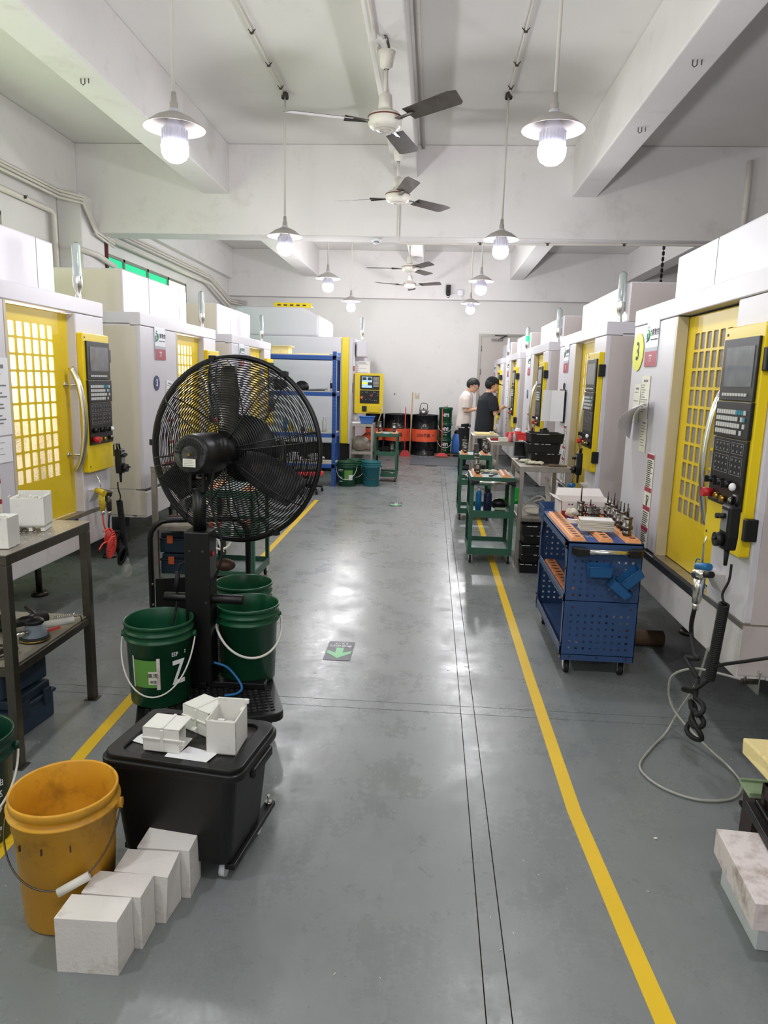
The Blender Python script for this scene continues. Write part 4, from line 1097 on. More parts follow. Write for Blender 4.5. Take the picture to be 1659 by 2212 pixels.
bench('steel workbench behind the black fan, before the second left machine', -2.16, -1.75, 5.32, 5.96)
BZ = .902
t = thing('foam_housing', 'large white foam housing with shaggy cut rim on left workbench', 'moulded part', (-1.78, 3.02, BZ), R_(14), 'white foam housings on the left workbench')
MB().box(-.07, .07, -.065, -.055, .018, .15).box(-.07, .07, .055, .065, .018, .165).box(-.07, -.06, -.055, .055, .018, .15).box(.06, .07, -.055, .055, .018, .155).box(-.07, .07, -.065, .065, .018, .03).build('shell', 'foam_clean', t, .003)
MB().box(-.06, -.04, -.05, .05, 0, .018).box(.0, .015, -.06, -.02, 0, .018).box(.05, .068, -.06, .05, 0, .018).build('feet', 'foam_clean', t)
fz = MB(); rr = random.Random(8)
for i in range(60):
    x = -.075 + .14 * rr.random(); y = rr.choice((-.06, -.062, .058)) + .01 * rr.random(); z = .145 + .012 * rr.random()
    fz.obox((x, y, z), (.016 * rr.random() + .004, .003, .012 * rr.random() + .003), rr.random() * 3, rr.random())
tag(fz.build('shavings', 'shaving', t), kind='stuff')
t = thing('foam_housing', 'smaller white foam housing at the near corner of left workbench', 'moulded part', (-1.74, 2.68, BZ), R_(6), 'white foam housings on the left workbench')
MB().box(-.075, .075, -.05, .05, 0, .125).box(-.075, -.035, -.055, -.05, 0, .12).build('shell', 'foam_clean', t, .003)
fz = MB()
for i in range(30): fz.obox((.04 + .03 * rr.random(), -.05 + .02 * rr.random(), .115 + .015 * rr.random()), (.012, .003, .01), rr.random() * 3, rr.random())
tag(fz.build('shavings', 'shaving', t), kind='stuff')
t = thing('plastic_bin', 'blue plastic bin edge behind the white housings', 'bin', (-1.98, 2.90, BZ))
MB().box(-.09, .09, -.06, -.054, 0, .11).box(-.09, .09, .054, .06, 0, .13).box(-.09, -.084, -.06, .06, 0, .12).box(.084, .09, -.06, .06, 0, .12).box(-.09, .09, -.06, .06, 0, .005).build('shell', 'shelf_blue', t, .002)
ch = MB()
for i in range(140):
    ch.obox((-1.64 - .25 * rr.random(), 2.62 + .5 * rr.random(), BZ + .001), (.004 + .008 * rr.random(), .002, .0012), rr.random() * 3)
c_ = one(ch, 'foam_chips', 'shaving', 'scattered white foam chips on the left workbench top', 'chips', (0, 0, 0)); c_['kind'] = 'stuff'
# things on the lower shelf
SZ = .4355
t = thing('orbital_sander', 'grey and black orbital sander on the lower shelf of left bench', 'sander', (-1.71, 2.86, SZ), R_(25))
MB().lathe([(0, 0), (.06, 0), (.064, .006), (.062, .018), (.058, .022), (0, .022)], seg=28).build('sanding_pad', 'rubber', t)
MB().lathe([(.0625, .004), (.065, .008), (.063, .012)], seg=28).build('pad_edge', 'brass', t)
MB().lathe([(.052, .022), (.05, .04), (.036, .055), (.034, .075), (0, .075)], seg=24).build('housing', 'velcro', t)
MB().sphere((0, 0, .085), .04, 16, 8, (1.1, 1, .5)).tube([(0, 0, .088), (-.04, 0, .09), (-.085, 0, .078)], [.03, .022, .016], 12).build('grip', 'black_plastic', t)
MB().tube([(-.02, -.04, .05), (-.05, -.055, .05), (-.09, -.05, .045)], .012, 10).build('air_inlet', 'chrome', t)
t = thing('caulking_gun', 'white caulking gun with red trigger beside the sander', 'caulking gun', (-1.68, 3.0, SZ), R_(38))
MB().tube([(-.07, 0, .03), (.07, 0, .035)], .017, 12).build('barrel', 'foam_clean', t)
MB().tube(helix((-.02, 0, .058), (.075, 0, .058), .008, 11, 10), .0018, 5).build('spring', 'chrome', t)
MB().tube([(.07, 0, .05), (.10, 0, .05), (.105, 0, .02)], .003, 6).build('push_rod', 'dark_steel', t)
MB().obox((-.065, 0, .018), (.05, .022, .05)).build('handle', 'foam_clean', t, .006)
MB().obox((-.02, -.02, .012), (.06, .01, .01), R_(20)).build('trigger', 'hose_red', t, .002)
t = thing('mallet', 'black rubber mallet lying behind the sander', 'mallet', (-1.80, 3.05, SZ + .03), R_(60))
MB().cyl((-.04, 0, 0), (.04, 0, 0), .028, seg=16).build('head', 'rubber', t, .004)
MB().cyl((0, 0, 0), (0, .10, .035), .012, .010, 10).build('handle', 'black_plastic', t)
one(MB().sphere((0, 0, .028), .07, 14, 8, (1.3, .9, .4)).tube(arc((0, 0, .03), .05, 20, 160, 8, 'xz'), .006, 6), 'tool_pouch', 'rubber', 'dark tool pouch at the left of the lower shelf', 'pouch', (-1.95, 2.95, SZ))
one(MB().tube(spline([(0, 0, .01), (.05, .03, .02), (.08, -.02, .03), (.03, -.06, .015), (-.02, -.03, .012)], 6), .008, 8).cyl((-.03, 0, .02), (.02, .02, .02), .02), 'air_fitting', 'dark_steel', 'pile of metal air fittings and hose ends near the bench leg', 'fittings', (-1.76, 2.68, SZ + .001))
def toolbox(label, x, y, z, rz, w_=.34, d_=.22, h=.17, latch='latch_orange', group='navy toolboxes', n=2):
    t = thing('toolbox', label, 'toolbox', (x, y, z), rz, group)
    MB().box(-w_ / 2 + .01, w_ / 2 - .01, -d_ / 2 + .01, d_ / 2 - .01, 0, h * .62).build('box_body', 'toolbox_navy', t, .01)
    MB().box(-w_ / 2, w_ / 2, -d_ / 2, d_ / 2, h * .62, h * .72).box(-w_ / 2 + .02, w_ / 2 - .02, -d_ / 2 + .02, d_ / 2 - .02, h * .72, h * .96).build('lid', 'toolbox_lid', t, .008)
    MB().tube([(-.06, 0, h * .96 - .004), (-.05, 0, h * 1.0), (.05, 0, h * 1.0), (.06, 0, h * .96 - .004)], .006, 8).build('handle', 'toolbox_lid', t)
    for i in range(n):
        x_ = (i - (n - 1) / 2) * w_ * .5
        MB().box(x_ - .024, x_ + .024, -d_ / 2 - .008, -d_ / 2 + .004, h * .48, h * .86).build('latch', latch, t, .003)
    return t
toolbox('dark navy toolbox, lower one of the right stack under the left bench', -1.84, 2.90, 0, R_(84), .30, .20, .19, 'toolbox_lid')
toolbox('dark navy toolbox stacked on top under the left bench', -1.87, 2.90, .192, R_(80), .30, .20, .175, 'toolbox_lid')
toolbox('dark navy toolbox, lower one at far left under the left bench', -2.12, 2.86, 0, R_(90), .30, .20, .19, 'toolbox_lid')
toolbox('dark navy toolbox, upper one at far left under the left bench', -2.12, 2.86, .192, R_(88), .30, .20, .175, 'toolbox_lid')
toolbox('navy toolbox with orange latch, upper one behind the fan handle', -1.98, 5.62, .172, 0, .42, .26, .17, group='orange latched toolboxes behind the fan')
toolbox('navy toolbox with orange latch, lower one behind the fan handle', -1.97, 5.61, 0, 0, .42, .26, .17, group='orange latched toolboxes behind the fan')
# things on the second bench (seen through the cage)
for i, (x, y, z, m_, lb) in enumerate(((-2.05, 5.5, .902, 'sign_red', 'red cloth on the bench behind the fan'), (-1.9, 5.55, .902, 'glove', 'cream work glove on the bench behind the fan'))):
    one(MB().sphere((0, 0, .012), .05, 12, 6, (1.4, .9, .24)), 'rag', m_, lb, 'cloth', (x, y, z))
for i, (x, y) in enumerate(((-2.02, 5.44), (-1.90, 5.5), (-1.80, 5.46))):
    one(MB().cyl((0, 0, 0), (0, 0, .012), .03, .022, 16).cyl((0, 0, .012), (0, 0, .035), .010, seg=12), 'suction_cup', 'sign_white', 'small white knob on the lower shelf behind the fan, %s one' % ('left', 'middle', 'right')[i], 'knob', (x, y, .4355), 0, 'knobs on the lower shelf')
one(MB().box(-.06, .06, -.04, .04, 0, .03).cyl((0, 0, .03), (0, 0, .15), .005, seg=8), 'magnetic_stand', 'rust_steel', 'dark magnetic stand with thin rod on the lower shelf behind fan', 'stand', (-2.06, 5.6, .4355))

# ================================================================= TROLLEYS
def trolley(label, x0, y0, w_, d_, ztop, m='green_cart', rails=True, handle=True, shelves=(.10, .44), group='green tool trolleys', rz=0, name='tool_trolley'):
    t = thing(name, label, 'trolley', (x0, y0, 0), rz, group)
    a = .032
    MB().box(0, w_, 0, d_, ztop - .012, ztop).build('top_deck', 'cart_deck', t)
    rm = MB().box(-.003, w_ + .003, -.003, .006, ztop - .05, ztop + .006).box(-.003, w_ + .003, d_ - .006, d_ + .003, ztop - .05, ztop + .006).box(-.003, .006, 0, d_, ztop - .05, ztop + .006).box(w_ - .006, w_ + .003, 0, d_, ztop - .05, ztop + .006)
    rm.build('top_rim', m, t, .002)
    for z in shelves:
        MB().box(.004, w_ - .004, .004, d_ - .004, z, z + .004).build('shelf', 'cart_deck', t)
        MB().box(0, w_, 0, .006, z - .02, z + .045).box(0, w_, d_ - .006, d_, z - .02, z + .045).box(0, .006, 0, d_, z - .02, z + .045).box(w_ - .006, w_, 0, d_, z - .02, z + .045).build('shelf_rim', m, t, .002)
    for x in (0, w_):
        for y in (0, d_):
            sx = 1 if x == 0 else -1; sy = 1 if y == 0 else -1
            MB().box(x - .002 * sx, x + a * sx, y - .002 * sy, y + .002 * sy, .08, ztop).box(x - .002 * sx, x + .002 * sx, y, y + a * sy, .08, ztop).build('post', m, t)
            c = MB().box(x + sx * .005, x + sx * .045, y + sy * .005, y + sy * .045, .076, .08).box(x + sx * .012, x + sx * .015, y + sy * .01, y + sy * .04, .03, .078).box(x + sx * .035, x + sx * .038, y + sy * .01, y + sy * .04, .03, .078).build('caster', 'chrome', t)
            MB().cyl((x + sx * .016, y + sy * .025, .035), (x + sx * .034, y + sy * .025, .035), .035, seg=18).build('wheel', 'rubber', c)
    if handle:
        hb = MB().cyl((.06, -.05, ztop - .035), (w_ - .06, -.05, ztop - .035), .012, seg=14).build('handle_bar', 'chrome', t)
        for x in (.02, w_ - .02):
            s_ = 1 if x < w_ / 2 else -1
            MB().hexa([(x - .02, -.062, ztop - .055), (x + .02, -.062, ztop - .055), (x + .02, -.004, ztop - .055), (x - .02, -.004, ztop - .055)], [(x - .02 + .01 * s_, -.062, ztop - .015), (x + .02 + .012 * s_, -.062, ztop - .015), (x + .02, -.004, ztop - .015), (x - .02, -.004, ztop - .015)]).box(min(x, x + s_ * .05), max(x, x + s_ * .05), -.063, -.037, ztop - .05, ztop - .02).build('handle_bracket', 'black_plastic', t, .003)
    return t
def tray(label, loc, l, w_=.085, rz=0, n=10, m='orange_tray', group='orange tool holder strips', row=1, pp=False):
    t = thing('tool_holder_strip', label, 'tray', loc, rz, group)
    h = .022
    b = MB().hexa([(0, 0, 0), (w_, 0, 0), (w_, l, 0), (0, l, 0)], [(.012, .012, h), (w_ - .012, .012, h), (w_ - .012, l - .012, h), (.012, l - .012, h)])
    b.build('strip', m, t, .003)
    hh = MB()
    for i in range(n):
        y = l * (i + .6) / (n + .2)
        hh.lathe([(0, h + .0006), (.017, h + .0006)], (w_ / 2, y, 0), 14)
    hh.build('holes', 'rust_steel', t)
    return t
def tool_holder(label, loc, h=.12, r=.02, tip=.06, group='steel tool holders', m='tool_steel'):
    t = thing('tool_holder', label, 'tool holder', loc, 0, group)
    MB().lathe([(0, 0), (r * .8, 0), (r * 1.05, h * .08), (r * 1.05, h * .22), (r * .85, h * .25), (r * .85, h * .33), (r * 1.25, h * .36), (r * 1.25, h * .52), (r, h * .55), (r, h * .85), (r * .9, h * .88), (r * 1.1, h * .9), (r * 1.1, h), (0, h)], seg=18).build('holder_body', m, t)
    MB().cyl((0, 0, h), (0, 0, h + tip), .0045, .004, 8).build('cutter', 'dark_steel', t)
    return t
trolley('green tool trolley with orange strips behind the fan base, left of aisle', -1.72, 5.12, .42, .50, .76, handle=False, shelves=(.10, .43))
tray('orange strip on the trolley behind the fan, right side', (-1.40, 5.15, .762), .44)
tray('orange strip on the trolley behind the fan, left side', (-1.70, 5.15, .762), .44)
for i, (x, y, z, m_, lb) in enumerate(((-1.38, 5.24, .49, 'orange_soft', 'salmon pink rubber glove hanging in the trolley behind the fan'), (-1.62, 5.2, .49, 'orange_soft', 'salmon pink cloth on the middle shelf behind the fan'))):
    one(MB().sphere((0, 0, 0), .05, 12, 8, (1.1, .7, .8)), 'rubber_glove', m_, lb, 'glove', (x, y, z), bevel=0)
one(MB().tube(spline([(-.1, -.1, .62), (-.05, -.12, .5), (-.02, -.12, .40), (.0, -.12, .3), (.03, -.12, .23)], 6), .009, 8).tube(spline([(-.12, -.1, .4), (-.08, -.12, .3), (.0, -.12, .25), (.07, -.1, .28), (.09, -.08, .4), (.08, -.06, .62)], 6), .009, 8), 'white_hose', 'handle_white', 'white hose drooping over the trolley behind the fan', 'hose', (-1.50, 5.02, .12))
one(MB().sphere((0, 0, .05), .07, 14, 8, (1.2, .9, .7)), 'red_pouch', 'rust_steel', 'dark red pouch on the bottom shelf of trolley behind the fan', 'pouch', (-1.56, 5.24, .112))

# ================================================================= RIGHT SIDE OF THE AISLE
# blue tool cart
t = thing('tool_cart', 'large blue tool cart with perforated end panel and orange strips on top', 'trolley', (.76, 3.79, 0)); BC = t
w_, d_, zt = .40, .95, .775
def perf(x0, x1, z0, z1, holes, y, m='blue_cart', s=.011):
    """sheet in xz at y with real square holes; holes = sorted column list, sorted row list, set of skipped"""
    xs_, zs_, skip = holes; b = MB()
    gx = [x0]; 
    for x in xs_: gx += [x - s / 2, x + s / 2]
    gx.append(x1); gz = [z0]
    for z in zs_: gz += [z - s / 2, z + s / 2]
    gz.append(z1)
    for i in range(len(gx) - 1):
        for j in range(len(gz) - 1):
            if i % 2 and j % 2 and ((i // 2, j // 2) not in skip): continue
            b.add([(gx[i], y, gz[j]), (gx[i + 1], y, gz[j]), (gx[i + 1], y, gz[j + 1]), (gx[i], y, gz[j + 1])], [(0, 1, 2, 3)])
    return b
cols = [.045 + i * .0385 for i in range(9)]
rows = [.17 + i * .038 for i in range(6)] + [.475 + i * .038 for i in range(6)]
pe = perf(0, w_, .10, zt, (cols, rows, set()), 0, s=.013).build('end_panel', 'blue_cart', t)
pe.modifiers.new('t', 'SOLIDIFY').thickness = .002
pe2 = perf(0, w_, .10, zt, (cols, rows, set()), d_, s=.013).build('end_panel', 'blue_cart', t)
pe2.modifiers.new('t', 'SOLIDIFY').thickness = .002
MB().box(0, w_, 0, .03, .098, .10).build('panel_flange', 'blue_cart', t)
MB().box(0, w_, 0, d_, zt - .012, zt - .004).build('top_deck', 'blue_cart_top', t)
for x in (0, w_):
    s_ = 1 if x == 0 else -1
    r = MB().box(x, x + s_ * .004, 0, d_, zt - .05, zt)
    r.box(x, x + s_ * .004, 0, d_, .43, .475).box(x, x + s_ * .004, 0, d_, .12, .175)
    r.build('side_rail', 'blue_cart', t, .001)
    for y0, y1, sy in ((0, .035, 1), (d_, d_ - .035, -1)):
        MB().prism([(y0, .10), (y1, .10), (y1, zt - .15), (y1 + sy * .05, zt - .05), (y1 + sy * .07, zt), (y0, zt)] if sy > 0 else [(y0, .10), (y0, zt), (y1 + sy * .07, zt), (y1 + sy * .05, zt - .05), (y1, zt - .15), (y1, .10)], x, x + s_ * .004, 'x').build('post_gusset', 'blue_cart', t)
for z in (.44, .13): MB().box(0, w_, 0, d_, z, z + .004).build('shelf', 'blue_cart', t)
MB().box(-.004, w_ + .004, d_ - .004, d_ + .12, zt - .015, zt - .01).box(-.004, 0, d_ - .1, d_ + .12, zt - .06, zt + .035).box(w_, w_ + .004, d_ - .1, d_ + .12, zt - .06, zt + .035).box(-.004, w_ + .004, d_ + .116, d_ + .12, zt - .015, zt + .04).build('rear_tray', 'blue_cart', t)
sc = MB()
for y, z in ((.02, .74), (.06, .755), (.02, .62), (.02, .45), (.02, .19), (.02, .13), (.9, .74), (.86, .70), (.93, .62), (.93, .46), (.93, .2)): sc.cyl((0, y, z), (-.008, y, z), .007, seg=6)
for x in (.05, .20, .36): sc.cyl((x, -.001, .12), (x, -.007, .12), .006, seg=6).cyl((x, -.001, .405), (x, -.007, .405), .006, seg=6)
tag(sc.build('screws', 'rust_steel', t), kind='stuff')
hb = MB().cyl((.09, -.05, zt - .045), (.33, -.05, zt - .045), .0145, seg=16).build('handle_bar', 'chrome', t)
for x, s_ in ((.04, 1), (.375, -1)):
    MB().prism([(x - .02 * s_, 0), (x + .03 * s_, 0), (x + .06 * s_, -.034), (x + .06 * s_, -.067), (x + .0 * s_, -.062), (x - .02 * s_, -.03)] if s_ > 0 else [(x + .02, 0), (x + .02, -.03), (x, -.062), (x - .06, -.067), (x - .06, -.034), (x - .03, 0)], zt - .066, zt - .026).build('handle_bracket', 'black_plastic', t, .004)
for x, y, a in ((.05, .06, 20), (.35, .06, -30), (.05, .88, 10), (.35, .88, 0)):
    c = MB().box(x - .03, x + .03, y - .03, y + .03, .092, .098).add([(x - .018, y - .02, .09), (x - .018, y + .02, .09), (x - .018, y + .03, .03), (x - .018, y + .01, .03)], [(0, 1, 2, 3)]).box(x - .019, x - .016, y - .01, y + .025, .03, .092).box(x + .016, x + .019, y - .01, y + .025, .03, .092).build('caster', 'chrome', t)
    MB().cyl((x - .013, y + .01, .037), (x + .013, y + .01, .037), .037, seg=22).build('wheel', 'rubber', c, .004)
    MB().cyl((x - .015, y + .01, .037), (x + .015, y + .01, .037), .02, seg=16).build('wheel_hub', 'chrome', c)
def bin_(label, x, z, ry, w2=.13, h=.055, dp=.075):
    t = thing('parts_bin', label, 'bin', (.76 + x, 3.787, z), 0, 'blue parts bins on the cart end'); t.rotation_euler = (0, ry, 0)
    b = MB(); k = .88
    b.hexa([(-w2 / 2 * k, -dp, 0), (w2 / 2 * k, -dp, 0), (w2 / 2 * k, 0, 0), (-w2 / 2 * k, 0, 0)], [(-w2 / 2 * k, -dp, .003), (w2 / 2 * k, -dp, .003), (w2 / 2 * k, 0, .003), (-w2 / 2 * k, 0, .003)])
    b.hexa([(-w2 / 2 * k, -dp, 0), (w2 / 2 * k, -dp, 0), (w2 / 2 * k, -dp + .003, 0), (-w2 / 2 * k, -dp + .003, 0)], [(-w2 / 2, -dp - .012, h), (w2 / 2, -dp - .012, h), (w2 / 2, -dp - .009, h), (-w2 / 2, -dp - .009, h)])
    b.hexa([(-w2 / 2 * k, -.003, 0), (w2 / 2 * k, -.003, 0), (w2 / 2 * k, 0, 0), (-w2 / 2 * k, 0, 0)], [(-w2 / 2, -.003, h * 1.15), (w2 / 2, -.003, h * 1.15), (w2 / 2, 0, h * 1.15), (-w2 / 2, 0, h * 1.15)])
    for s_ in (-1, 1):
        a, c = s_ * w2 / 2 * k, s_ * w2 / 2; e = -s_ * .003
        b.hexa([(a, -dp, 0), (a + e, -dp, 0), (a + e, 0, 0), (a, 0, 0)], [(c, -dp - .012, h), (c + e, -dp - .012, h), (c + e, 0, h * 1.15), (c, 0, h * 1.15)])
    b.build('shell', 'bin_blue', t)
    MB().tube([(-w2 / 2, 0, h * 1.15), (-w2 / 2, -dp - .012, h), (w2 / 2, -dp - .012, h), (w2 / 2, 0, h * 1.15)], .0025, 6).build('rim', 'bin_blue', t)
bin_('blue parts bin hanging level on the blue cart end panel', .165, .60, 0)
bin_('blue parts bin tilted clockwise at the right edge of cart end', .355, .575, R_(-42))
bin_('lowest blue parts bin, tilted steeply on the cart end panel', .262, .515, R_(38), h=.045)
ZT = .772
G = 'orange tool holder strips'
tray('long orange holder strip along the aisle side of the blue cart top', (.772, 3.80, ZT), .80, .088, n=12)
tray('orange holder strip in the middle of the blue cart top', (.925, 3.80, ZT), .80, .08, n=12)
tray('orange holder strip along the machine side of the blue cart', (1.068, 3.80, ZT), .80, .085, n=12)
tray('dirty orange holder strip on the middle shelf of the blue cart', (.775, 3.84, .445), .80, .085, n=11, m='orange_dirty')
one(MB().obox((0, 0, .006), (.07, .05, .012), .3).obox((.02, .03, .016), (.06, .05, .01), -.2).obox((0, .05, .027), (.07, .04, .01), .1), 'paper_bundle', 'old_paper', 'bundle of grey scraps on the bottom shelf of the blue cart', 'scraps', (.85, 3.90, .135))
rr = random.Random(11)
zz = ZT + .024
names = ['bottom', 'lower', 'second lowest', 'middle', 'upper middle', 'upper', 'second highest', 'top']
for i in range(8):
    t = thing('moulded_tray', 'white moulded plastic tray, %s of the stack on the blue cart' % names[i], 'moulded part', (.955 + .006 * (rr.random() - .5), 4.03 + .008 * (rr.random() - .5), zz), R_(-6 + 5 * rr.random()), 'white trays stacked on the blue cart')
    a, b_ = .092, .055
    MB().box(-a, a, -b_, b_, .0, .003).box(-a, a, -b_, -b_ + .003, 0, .0075).box(-a, a, b_ - .003, b_, 0, .0075).box(-a, -a + .003, -b_, b_, 0, .0075).box(a - .003, a, -b_, b_, 0, .0075).build('shell', 'foam_clean' if i % 2 else 'old_paper', t, .001)
    zz += .0079
MB().box(-.06, .06, -.03, .03, -.0002, .0006).build('paper_insert', 'paper', t, loc=(0, 0, .0036))
# tool holders on the cart
for i in range(8):
    tool_holder('steel tool holder in the row along the machine side, %s from the near end' % ['first', 'second', 'third', 'fourth', 'fifth', 'sixth', 'seventh', 'last'][i],
                (1.11 if i else 1.095, 3.90 + .075 * i, ZT + .0225), .105 if i == 0 else .085 + .012 * (i % 3), .024 if i == 0 else .0165, .05 + .02 * (i % 2), 'tool holders on the blue cart')
tool_holder('tall steel tool holder with a long cutter in front of the carton', (.945, 4.42, ZT + .0225), .10, .022, .09, 'tool holders on the blue cart')
tool_holder('short steel tool holder right of the tall one, before the carton', (1.0, 4.40, ZT + .0225), .075, .026, .04, 'tool holders on the blue cart')
tool_holder('short wide steel chuck lying beside the tool holders', (1.045, 4.46, ZT + .0225), .05, .03, .02, 'tool holders on the blue cart')
t = thing('carton', 'open white cardboard carton with red print on the blue cart', 'carton', (.845, 4.52, ZT))
a, b_, h = .32, .24, .105
MB().box(0, a, 0, .003, 0, h).box(0, a, b_ - .003, b_, 0, h).box(0, .003, 0, b_, 0, h).box(a - .003, a, 0, b_, 0, h).box(0, a, 0, b_, 0, .003).build('box_body', 'carton', t)
MB().box(.006, .30, -.0006, .0004, 0, .03).box(.004, .10, -.0008, .0006, .0, .042).build('red_print', 'carton_red', t)
MB().add([(0, b_, h), (a, b_, h), (a - .02, b_ + .05, h + .045), (.02, b_ + .05, h + .045)], [(0, 1, 2, 3)]).add([(0, 0, h), (0, b_, h), (-.05, b_ - .02, h + .02), (-.05, .02, h + .02)], [(0, 1, 2, 3)]).build('flaps', 'carton', t)
text('JSUJS', .034, 'sign_red', t, (.17, -.001, .076), bold=.001)
text('精密工具', .018, 'ink', t, (.245, -.001, .066)); text('有限公司', .012, 'ink', t, (.22, -.001, .044))
MB().prism([(.04, .080), (.055, .080), (.048, .092)], -.001, -.0003, 'y').build('print_mark', 'sign_red', t)
MB().prism([(.058, .080), (.073, .080), (.073, .092)], -.001, -.0003, 'y').build('print_mark', 'ink', t)
text('YG-1B', .010, 'ink', t, (.092, -.001, .086), align='LEFT')
g = MB(); rr = random.Random(4)
for i in range(16):
    a_ = rr.random() * 6.28; r_ = .035 * rr.random(); g.sphere((r_ * math.cos(a_), r_ * math.sin(a_), .022 + .035 * rr.random()), .013 + .007 * rr.random(), 8, 6, (1.1, 1, .9))
o = one(g, 'crumpled_glove', 'glove', 'crumpled dotted cotton glove lying before the carton', 'glove', (.872, 4.33, ZT + .022))
o.modifiers.new('r', 'REMESH').voxel_size = .005
one(MB().prism([(.045 * math.cos(R_(a)), .045 * math.sin(R_(a))) for a in range(180, 361, 15)] + [(.035 * math.cos(R_(a)), .028 * math.sin(R_(a)) + .012) for a in range(0, -181, -15)], 0, .022), 'ring_segment', 'foam_clean', 'white crescent of cut ring on the long orange strip', 'offcut', (.875, 4.24, ZT + .0225))
ch = MB()
for i in range(90): ch.obox((.87 + .05 * rr.random(), 3.92 + .3 * rr.random(), ZT + .001), (.005, .002, .0015), rr.random() * 3)
o = one(ch, 'white_shavings', 'shaving', 'fine white shavings scattered on the blue cart top', 'shavings'); o['kind'] = 'stuff'
one(MB().tube([(0, 0, 0), (.25, 0, 0)], .05, 12), 'rolled_mat', 'wood_dark', 'patterned brown roll lying under the nearest right machine', 'roll', (1.25, 4.35, .05))

# nearest green trolley and second green trolley
trolley('green tool trolley nearest on the right side of the aisle', .365, 6.25, .39, .50, .78)
tray('orange holder strip on the left of the nearest green trolley', (.385, 6.28, .782), .44, .085)
tray('orange holder strip on the right of the nearest green trolley', (.64, 6.28, .782), .44, .085)
for i, (x, y, h) in enumerate(((.43, 6.36, .09), (.425, 6.50, .13), (.43, 6.62, .15))):
    tool_holder('steel tool holder on the nearest green trolley, %s' % ['short front one', 'middle one', 'tall back one'][i], (x, y, .8045), h, .022, .03, 'tool holders on the green trolleys')
def glovepile(label, loc, sx=.12, sy=.05, rz=0, green=True, n=3):
    t = thing('work_glove', label, 'glove', loc, rz)
    b = MB(); r_ = random.Random(int(abs(loc[0]) * 100 + abs(loc[1]) * 10))
    b.sphere((0, 0, .016), .05, 14, 8, (sx / .1, sy / .06, .30))
    for i in range(4): b.tube(spline([(sx * .4, (i - 1.5) * .022, .014), (sx * .75, (i - 1.5) * .03, .02), (sx * 1.0, (i - 1.5) * .034 + .01, .010)], 4), .0095, 8)
    b.tube(spline([(-sx * .1, sy * .6, .014), (sx * .2, sy * 1.1, .018), (sx * .4, sy * 1.4, .010)], 4), .0095, 8)
    o = b.build('glove_body', 'glove', t); o.modifiers.new('r', 'REMESH').voxel_size = .0045
    if green:
        MB().sphere((-sx * .35, 0, .017), .03, 12, 6, (1.0, 1.3, .5)).build('green_cuff', 'glove_green', t)
    return t
glovepile('cream cotton glove at the back of the nearest green trolley', (.52, 6.60, .782), .11, .045, R_(8))
one(MB().tube([(0, 0, .006), (.05, .06, .01)], .006, 8).cyl((-.012, -.01, 0), (-.012, -.01, .012), .018), 'hex_key', 'dark_steel', 'small dark tool lying mid top of the nearest green trolley', 'tool', (.56, 6.38, .782))
def spray_can(label, loc, m, h=.2, r=.032, cap='sign_white', group='spray cans in the green trolley'):
    t = thing('spray_can', label, 'spray can', loc, 0, group)
    MB().lathe([(0, 0), (r, .003), (r, h * .8), (r * .95, h * .83), (r * .5, h * .9), (r * .45, h * .92), (0, h * .92)], seg=24).build('can_body', m, t)
    MB().cyl((0, 0, h * .90), (0, 0, h * 1.02), r * .55, r * .5, 16).build('cap', cap, t)
spray_can('blue spray can on the middle shelf of the nearest green trolley', (.445, 6.33, .445), 'can_blue', .23, .026)
spray_can('fat navy spray can with white print in the nearest green trolley', (.53, 6.36, .445), 'can_navy', .215, .037, 'ink')
t = thing('small_case', 'small dark box with pale lid in the nearest green trolley', 'box', (.645, 6.36, .445))
MB().box(-.045, .045, -.03, .03, 0, .035).build('box_body', 'ink', t, .003); MB().box(-.046, .046, -.031, .031, .035, .05).build('lid', 'glove_green', t, .003)
one(MB().sphere((0, 0, .055), .075, 14, 8, (1, .5, .7)), 'black_bag', 'trash_black', 'crumpled black bag behind the spray cans in the trolley', 'bag', (.65, 6.55, .446))
trolley('green tool trolley second on the right, farther up the aisle', .345, 8.28, .37, .45, .77, handle=False, shelves=(.10, .44))
tray('orange holder strip on the left of the farther green trolley', (.36, 8.30, .772), .40, .085)
tray('orange holder strip on the right of the farther green trolley', (.60, 8.30, .772), .40, .085)
for i, (x, y, h) in enumerate(((.41, 8.38, .11), (.40, 8.48, .14), (.655, 8.38, .12), (.64, 8.5, .15))):
    tool_holder('steel tool holder on the farther green trolley, %s' % ['front left', 'back left', 'front right', 'back right'][i], (x, y, .7945), h, .026, .04, 'tool holders on the green trolleys')
one(MB().box(-.03, .03, -.03, .03, 0, .07).box(-.025, .025, -.025, .025, .07, .13), 'steel_block', 'tool_steel', 'square steel block in the middle of the farther green trolley', 'block', (.53, 8.34, .772))
spray_can('pale can on the middle shelf of the farther green trolley', (.45, 8.4, .445), 'chrome', .10, .03)

